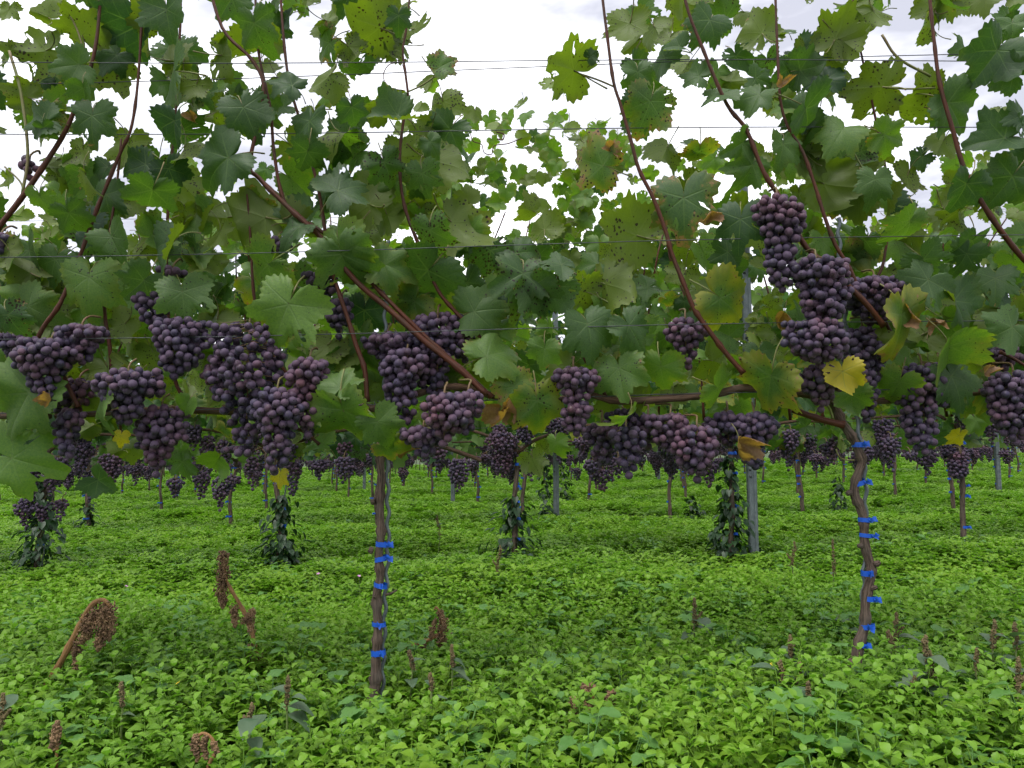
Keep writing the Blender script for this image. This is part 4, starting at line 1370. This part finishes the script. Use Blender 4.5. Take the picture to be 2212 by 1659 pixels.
def carpet(name, label, meshes, weights, pts, scl, seed):
    r_ = np.random.default_rng(seed)
    coll = bpy.data.collections.new(name + '_pieces')
    for i, me in enumerate(meshes):
        o = bpy.data.objects.new(f'{name}_piece_{i:02d}', me)
        coll.objects.link(o)
    n = len(pts)
    me = bpy.data.meshes.new(name)
    me.vertices.add(n)
    me.vertices.foreach_set('co', np.asarray(pts, dtype=np.float32).ravel())
    at = me.attributes.new('idx', 'INT', 'POINT')
    at.data.foreach_set('value', r_.choice(len(meshes), n, p=np.array(weights) / sum(weights)).astype(np.int32))
    at = me.attributes.new('rot', 'FLOAT_VECTOR', 'POINT')
    rot = np.stack([r_.normal(0, .13, n), r_.normal(0, .13, n), r_.uniform(0, 6.28, n)], 1).astype(np.float32)
    at.data.foreach_set('vector', rot.ravel())
    at = me.attributes.new('scl', 'FLOAT', 'POINT')
    at.data.foreach_set('value', np.asarray(scl, dtype=np.float32))
    o = link(name, me)
    ng = bpy.data.node_groups.new(name + '_nodes', 'GeometryNodeTree')
    ng.interface.new_socket('Geometry', in_out='INPUT', socket_type='NodeSocketGeometry')
    ng.interface.new_socket('Geometry', in_out='OUTPUT', socket_type='NodeSocketGeometry')
    N, L = ng.nodes, ng.links
    gi, go = N.new('NodeGroupInput'), N.new('NodeGroupOutput')
    ci = N.new('GeometryNodeCollectionInfo')
    ci.inputs['Collection'].default_value = coll
    ci.inputs['Separate Children'].default_value = True
    ci.inputs['Reset Children'].default_value = True
    ip = N.new('GeometryNodeInstanceOnPoints')
    ip.inputs['Pick Instance'].default_value = True

    def na(nm, dt):
        a = N.new('GeometryNodeInputNamedAttribute'); a.data_type = dt
        a.inputs['Name'].default_value = nm
        return a.outputs[0]
    L.new(gi.outputs[0], ip.inputs['Points'])
    L.new(ci.outputs[0], ip.inputs['Instance'])
    L.new(na('idx', 'INT'), ip.inputs['Instance Index'])
    L.new(na('rot', 'FLOAT_VECTOR'), ip.inputs['Rotation'])
    L.new(na('scl', 'FLOAT'), ip.inputs['Scale'])
    L.new(ip.outputs[0], go.inputs[0])
    md = o.modifiers.new('scatter', 'NODES')
    md.node_group = ng
    return tag(o, label, 'ground cover', None, 'stuff')


def bumpy(x, y):
    return .022 * np.sin(x * 3.1 + 1.3 * np.sin(y * 2.2)) + .016 * np.sin(y * 4.3 + x * 1.7) + .014 * np.sin(x * 9 + 2 * np.sin(y * 5)) * np.sin(y * 7.7 + 1)


def scatter(y0, y1, dens, seed, marg=.6):
    r_ = np.random.default_rng(seed)
    half1 = .72 * y1 + marg
    n = int(2 * half1 * (y1 - y0) * dens)
    x, y = r_.uniform(-half1, half1, n), r_.uniform(y0, y1, n)
    ok = np.abs(x) < .72 * y + marg
    x, y = x[ok], y[ok]
    z = SLOPE * x + bumpy(x, y) + GD - .012
    return np.stack([x, y, z], 1)


sprigs = [chickweed(10 + i, .075 + .010 * (i % 4)) for i in range(9)]
broads = [broadleaf(40 + i) for i in range(4)]
p = scatter(.55, 3.0, 1750, 1)
carpet('ground_cover', 'lush bright green chickweed carpet covering the foreground', sprigs + broads, [1] * 9 + [.09] * 4, p, rng.uniform(.75, 1.5, len(p)), 2)
cl1 = [clump(60 + i, .055, 9, 1.1) for i in range(6)]
p = scatter(3.0, 6.5, 420, 3)
carpet('ground_cover', 'green chickweed carpet between the front and third vine rows', cl1 + broads, [1] * 6 + [.12] * 4, p, rng.uniform(.85, 1.3, len(p)), 4)
cl2 = [clump(80 + i, .12, 30, 1.5) for i in range(5)]
p = scatter(6.5, 15, 75, 5)
carpet('ground_cover', 'green weed carpet under the rows further back', cl2, [1] * 5, p, rng.uniform(.9, 1.3, len(p)), 6)
cl3 = [clump(90 + i, .34, 70, 3.0) for i in range(4)]
p = scatter(15, 46, 10, 7)
carpet('ground_cover', 'far green weed carpet under the last vine rows', cl3, [1] * 4, p, rng.uniform(.9, 1.3, len(p)), 8)


def crumbs(path, rad, n, seed, size=.0027):
    """a seed head: many little husks packed round an axis"""
    r_ = np.random.default_rng(seed)
    path = np.array(path)
    b = Batch()
    v0, f0 = ICO1
    for i in range(n):
        t = r_.random()
        k_ = t * (len(path) - 1)
        i0 = min(int(k_), len(path) - 2)
        c = path[i0] + (path[i0 + 1] - path[i0]) * (k_ - i0)
        rr_ = np.interp(t, np.linspace(0, 1, len(rad)), rad)
        d = r_.normal(0, 1, 3); d /= np.linalg.norm(d)
        m = rotm(r_.uniform(0, 6.28), r_.uniform(0, 3.14))
        s = size * r_.uniform(.6, 1.3)
        b.add((v0 * np.array([.9, .55, 1.7]) * s) @ m.T + c + d * rr_ * r_.random() ** .5 * (1 + .35 * math.sin(t * 23 + seed)), f0)
    return b


def px_path(pts, y, n=4):
    return catmull([P(q[0], q[1], y + (q[2] if len(q) > 2 else 0)) for q in pts], n)


def dry_weed(base, stem, heads, label, y=None, r0=.0055):
    p0 = PG(*base) if y is None else P(*base, y)
    yy = p0.y
    e = empty('dried_weed', (p0.x, p0.y, gz(p0.x)), label, 'weed', 'dead brown weeds in the carpet')
    pts = [(base[0], base[1] + 55)] + stem
    tube_obj('stem', px_path(pts, yy), [r0 * 1.2, r0, r0 * .85, r0 * .6], M_DRYSTEM, e, e.location, sides=8, rough=.08, knots=.35, knot_every=.06)
    for i, (hp, rd, n) in enumerate(heads):
        s = yy / F
        b_ = crumbs([np.array(q) - np.array(e.location) for q in px_path(hp, yy, 3)], [x * s * 1.25 for x in rd], int(n * 3.2), int(base[0]) + i)
        link('seed_head', b_.mesh('seed_head', M_DRYHEAD), e)
    return e


dry_weed((95, 1492), [(92, 1497), (130, 1432), (165, 1365), (190, 1318), (208, 1300), (226, 1297), (238, 1312)],
         [([(232, 1308), (226, 1350), (212, 1405)], [12, 18, 4], 320), ([(205, 1320), (196, 1350), (188, 1378)], [8, 13, 4], 170), ([(240, 1325), (240, 1360), (236, 1382)], [5, 7, 3], 80),
          ([(186, 1330), (180, 1345), (174, 1360)], [6, 8, 4], 70), ([(180, 1370), (168, 1400), (160, 1425)], [8, 9, 2], 110), ([(162, 1430), (164, 1445), (166, 1452)], [4, 7, 3], 40)],
         'tall dead weed bowed over to a hanging brown seed head, lower left', r0=.0072)
dry_weed((572, 1450), [(570, 1448), (552, 1400), (540, 1350), (518, 1305), (500, 1275), (488, 1250), (482, 1205)],
         [([(483, 1198), (482, 1240), (480, 1280), (482, 1312)], [8, 12, 11, 3], 330), ([(506, 1312), (506, 1330), (508, 1354)], [7, 7, 3], 90), ([(530, 1340), (540, 1335), (547, 1318)], [9, 10, 5], 120),
          ([(540, 1345), (545, 1370)], [7, 5], 50), ([(545, 1390), (540, 1430), (536, 1455)], [7, 9, 4], 110), ([(562, 1420), (566, 1432)], [7, 5], 40)],
         'tall dead weed leaning left with an upright brown seed head on top', r0=.0055)
dry_weed((868, 1412), [(872, 1408), (905, 1390), (935, 1378), (955, 1360), (952, 1330), (943, 1312), (938, 1318)],
         [([(950, 1322), (958, 1345), (956, 1372), (950, 1396)], [5, 10, 12, 5], 200), ([(918, 1385), (914, 1395), (916, 1402)], [4, 5, 3], 40), ([(940, 1340), (934, 1362), (930, 1380)], [4, 6, 3], 60)],
         'small dead weed bent double right of the straight trunk', r0=.0042)
dry_weed((445, 1650), [(452, 1650), (466, 1625), (458, 1596), (440, 1584), (424, 1592)],
         [([(424, 1590), (422, 1612), (428, 1640)], [4, 7, 3], 90), ([(446, 1588), (440, 1610), (446, 1636)], [3, 5, 3], 60), ([(460, 1604), (470, 1630)], [4, 3], 40)], 'crumpled dead weed at the bottom edge of the carpet', r0=.0035)
dry_weed((122, 1632), [(122, 1628), (124, 1590), (125, 1560)], [([(124, 1560), (120, 1590), (116, 1622)], [3, 8, 6], 130)], 'short dark withered weed near the lower left corner', r0=.003)
dry_weed((1296, 1545), [(1292, 1545), (1284, 1520), (1278, 1495), (1266, 1486)],
         [([(1262, 1484), (1282, 1488)], [7, 9], 70), ([(1322, 1495), (1316, 1512), (1308, 1528)], [5, 10, 8], 120), ([(1240, 1508), (1240, 1525)], [6, 8], 60), ([(1270, 1520), (1275, 1540), (1300, 1540)], [8, 10, 8], 150),
          ([(1238, 1540), (1236, 1560)], [6, 6], 40)], 'low rusty brown weed clump in front of the bare carpet, right of centre', r0=.004)


def weed_leaf_mesh(seed, L=.05):
    r_ = np.random.default_rng(seed)
    n = 9
    v, f = [], []
    for i in range(n):
        y = i / (n - 1)
        w_ = .34 * math.sin(math.pi * min(1, y ** .75)) ** .9 + (.02 if i < n - 1 else 0)
        z = -.45 * y * y + .1 * y
        for x in (-1, -.5, 0, .5, 1):
            v.append((x * w_, y, z + .10 * abs(x) * (w_ / .34) + .02 * math.sin(9 * y + 2 * x)))
    for i in range(n - 1):
        for j in range(4):
            a = i * 5 + j
            f.append((a, a + 1, a + 6, a + 5))
    b = Batch(); b.add(np.array(v) * L, f, 0)
    return b.mesh('weed_leaf', M_WEEDLEAF)


WLEAF = [weed_leaf_mesh(i, .055) for i in range(3)]
AM = [  # u, v of the spike top, spike height, number of leaves, leaf scale, where
    (945, 1115, 46, 2, .7, 'with an olive spike between the rows, right of the straight trunk'), (1080, 1178, 62, 3, .7, 'with a tall spike standing behind the carpet, below the small-berried bunch'),
    (976, 1394, 50, 3, .9, 'with a pinkish spike right of the bent dead weed'), (930, 1455, 34, 2, .7, 'with a short brown spike right of the straight trunk foot'),
    (1500, 1292, 62, 4, 1.1, 'with two big dull leaves standing alone in the carpet right of centre'), (1716, 1170, 54, 1, .5, 'with a thin spike behind, just right of the steel post'),
    (1799, 1165, 76, 1, .5, 'with the tallest thin spike, left of the crooked trunk'), (1707, 1372, 54, 3, 1.0, 'with a forked spike beside tiny yellow flowers'),
    (1686, 1426, 50, 3, 1.0, 'with a rusty spike leaning left of the yellow flowers'), (1728, 1432, 50, 3, .9, 'with a rusty spike right below the yellow flowers'),
    (1746, 1474, 54, 2, .8, 'with a dark rusty spike, lowest of those left of the crooked trunk'), (1936, 1324, 60, 3, 1.0, 'with a knobbly spike just right of the crooked trunk'),
    (1920, 1362, 36, 1, .6, 'with a small pale spike against the knobbly one'), (2000, 1374, 112, 5, 1.25, 'with the thickest bent spike above broad grey leaves'),
    (1975, 1462, 36, 2, .9, 'with a drooping spike under the thickest bent one'), (2148, 1340, 60, 3, .9, 'with a slender spike near the right edge'),
    (2192, 1345, 56, 3, .9, 'with a forked spike at the right edge'), (2110, 1402, 44, 2, .8, 'with a short spike left of those at the right edge'),
    (2200, 1420, 70, 2, .8, 'with a loose spike low at the right edge'), (622, 1462, 66, 4, 1.15, 'with the broadest grey leaves below the leaning dead weed'),
    (543, 1520, 56, 3, 1.1, 'with a stubby spike left of the broad grey-leaved one'), (262, 1474, 52, 2, .7, 'with a curved yellowish spike in the left carpet'),
    (6, 1498, 70, 2, 1.0, 'with an orange-brown spike at the left edge'), (1250, 1395, 1, 0, .5, ''), (1015, 1255, 1, 0, .5, ''),
    (885, 1405, 42, 2, .8, 'with a small spike at the foot of the bent dead weed'), (1815, 1330, 1, 4, 1.3, 'with pointed light green leaves, left of the crooked trunk foot')]
for i, (u, v, h, nl, ls, where) in enumerate(AM):
    if not where: continue
    g0 = PG(u, v + h + 55)
    if v < 1200: g0 = PG(u, v + h + 34)
    y = g0.y
    s = y / F
    e = empty('amaranth_weed', (g0.x, y, gz(g0.x)), 'small amaranth weed ' + where, 'weed', 'spiked weeds in the carpet')
    lean = random.uniform(-14, 14) * (2.2 if h > 100 else 1)
    top = P(u, v, y)
    path = catmull([Vector(e.location) - Vector((0, 0, .07)), P(u - lean * .3, v + h + 20, y), P(u - lean * .5, v + h * .8, y), top], 4)
    tube_obj('stem', path, [.0026, .0022, .0014], M_WEEDSTEM, e, e.location, sides=6)
    if h > 5:
        axis = [np.array(q) - np.array(e.location) for q in catmull([P(u - lean * .5, v + h, y), P(u - lean * .4, v + h * .55, y), P(u + lean * .1, v + h * .2, y), top], 3)]
        wr = (5.2 if h < 100 else 9) * s * (1.0 if v > 1200 else .9)
        b_ = crumbs(axis, [wr * 1.2, wr * .9, wr * 1.05, wr * .6, wr * .2], int(150 + h * 1.6), 700 + i, .0023)
        link('spike', b_.mesh('spike', M_SPIKE), e)
        if h > 48 and random.random() < .6:
            sd = random.choice([-1, 1])
            b_ = crumbs([np.array(P(u - lean * .4, v + h * .8, y)) - np.array(e.location), np.array(P(u + sd * 16, v + h * .5, y)) - np.array(e.location)], [wr * .8, wr * .3], 90, 800 + i, .0022)
            link('spike', b_.mesh('spike', M_SPIKE), e)
    for j in range(nl):
        az = random.uniform(-1.9, 1.9) + (math.pi if j % 2 else 0) * .8
        zz = np.interp(j, [0, max(1, nl - 1)], [(path[-1][2] - e.location.z) * .35, (path[-1][2] - e.location.z) * .72])
        m = Matrix.Translation((0, -.004, zz)) @ Matrix.Rotation(math.pi + az, 4, 'Z') @ Matrix.Rotation(random.uniform(-.3, .8), 4, 'X') @ Matrix.Scale(ls * random.uniform(.65, 1.15), 4)
        link('leaf', WLEAF[j % 3], e, mat=m)

# bindweed climbing the trunks behind
HEART = None


def heart(seed):
    th = np.linspace(-math.pi, math.pi, 12, endpoint=False)
    ra = np.interp(np.abs(th), [0, .5, 1.3, 2.2, 2.9, 3.14], [1.0, .62, .48, .50, .40, .15])
    x, y = ra * np.sin(th), ra * np.cos(th)
    v = np.concatenate([[[0, 0, -.04]], np.stack([x, y, .2 * np.abs(x) - .2 * y * y], 1)])
    return v, [(0, 1 + (i + 1) % 12, 1 + i)[::-1] for i in range(12)]


HV, HF = heart(0)


def bindweed(u, row, vtop, hw, label, n=190):
    x = row_x(u, row)
    y = row_y(row, x)
    s = y / F
    ht = P(u, vtop, y).z - gz(x)
    e = empty('bindweed', (x, y, gz(x)), label, 'climbing weed', 'bindweed on the trunks')
    r_ = np.random.default_rng(int(u) + row)
    for j in range(2):
        path = [(.02 * math.cos(t * 11 + j * 3), .02 * math.sin(t * 11 + j * 3), -.07 + t * (ht + .07)) for t in np.linspace(0, 1, 26)]
        tube_obj('stem', path, .0022, M_WEEDSTEM, e, sides=5)
    b_ = Batch()
    for i in range(n):
        t = r_.random() ** 1.4
        a = r_.uniform(0, 6.28)
        q = (.020 + hw * s * (1 - t) ** (1.0 + .8 * math.sin(a * 2 + u))) * r_.uniform(.3, 1.15) * (1 + .35 * math.sin(a * 3 + t * 9 + u))
        m = rotm(a - math.pi / 2, r_.uniform(-1.2, -.1))
        L = r_.uniform(.026, .042)
        b_.add(HV @ m.T * L + np.array([q * math.cos(a), q * math.sin(a), .03 + t * ht]), HF)
    o = link('leaves', b_.mesh('bindweed_leaves', M_BIND), e)
    o['kind'] = 'stuff'


bindweed(100, 2, 1040, 38, 'dark bindweed heaped around the far left second-row trunk', 210)
bindweed(612, 2, 1085, 40, 'dark bindweed cone around the trunk under the yellow hanging leaf', 210)
bindweed(1110, 2, 1085, 44, 'dark bindweed around the trunk just right of centre', 190)
bindweed(1572, 2, 1000, 40, 'tall dark bindweed around the trunk beside the steel post', 260)
bindweed(200, 3, 1090, 22, 'dark bindweed on a third-row trunk at left', 90)
bindweed(1178, 3, 1000, 20, 'bindweed on the third-row trunk left of the thin post', 130)
bindweed(1216, 4, 985, 16, 'bindweed column right behind the thin steel post', 150)
bindweed(1490, 3, 1080, 18, 'bindweed at the foot of a third-row trunk right of centre', 60)
bindweed(1805, 3, 1040, 18, 'bindweed at the foot of a third-row trunk left of the crooked vine', 80)

# a few flowers
fl = Batch()
for i in range(7):
    a = i / 7 * 6.28
    v, f = ovate(.006, .0045, i)
    fl.add(v @ rotm(a, .35).T, f)
FLY = fl.mesh('petals', M_YFLOWER)
fl = Batch()
for i in range(5):
    v, f = ovate(.009, .006, i)
    fl.add(v @ rotm(i * 1.3, .7).T, f)
FLP = fl.mesh('petals', M_PFLOWER)
for i, (u, v, me, lab) in enumerate([(1668, 1436, FLY, 'tiny yellow flower, uppermost of the cluster left of the crooked trunk'), (1686, 1450, FLY, 'tiny yellow flower low in the cluster left of the crooked trunk'),
                                (1694, 1446, FLY, 'tiny yellow flower between the rusty spikes'), (1748, 1441, FLY, 'tiny yellow flower nearest the crooked trunk'), (2206, 1535, FLY, 'tiny yellow flower at the right edge'),
                                (385, 1476, FLY, 'tiny yellow flower in the left carpet'), (688, 1241, FLP, 'pink deadnettle flower left of the straight trunk'), (775, 1246, FLP, 'pink deadnettle flower nearest the straight trunk'),
                                (272, 1268, FLP, 'pink deadnettle flower in the carpet far left')]):
    g0 = PG(u, v + 45)
    top = P(u, v, g0.y)
    e = empty('flower', (g0.x, g0.y, gz(g0.x)), lab, 'flower', 'small flowers in the carpet')
    tube_obj('stem', catmull([Vector(e.location) - Vector((0, 0, .06)), (Vector(e.location) + top) / 2 + Vector((.004, 0, 0)), top], 3), .0009, M_WEEDSTEM, e, e.location, sides=4)
    o = link('petals', me, e, loc=top - Vector(e.location))
    o.rotation_euler = (.5, 0, i)
    o.scale = (1.1,) * 3
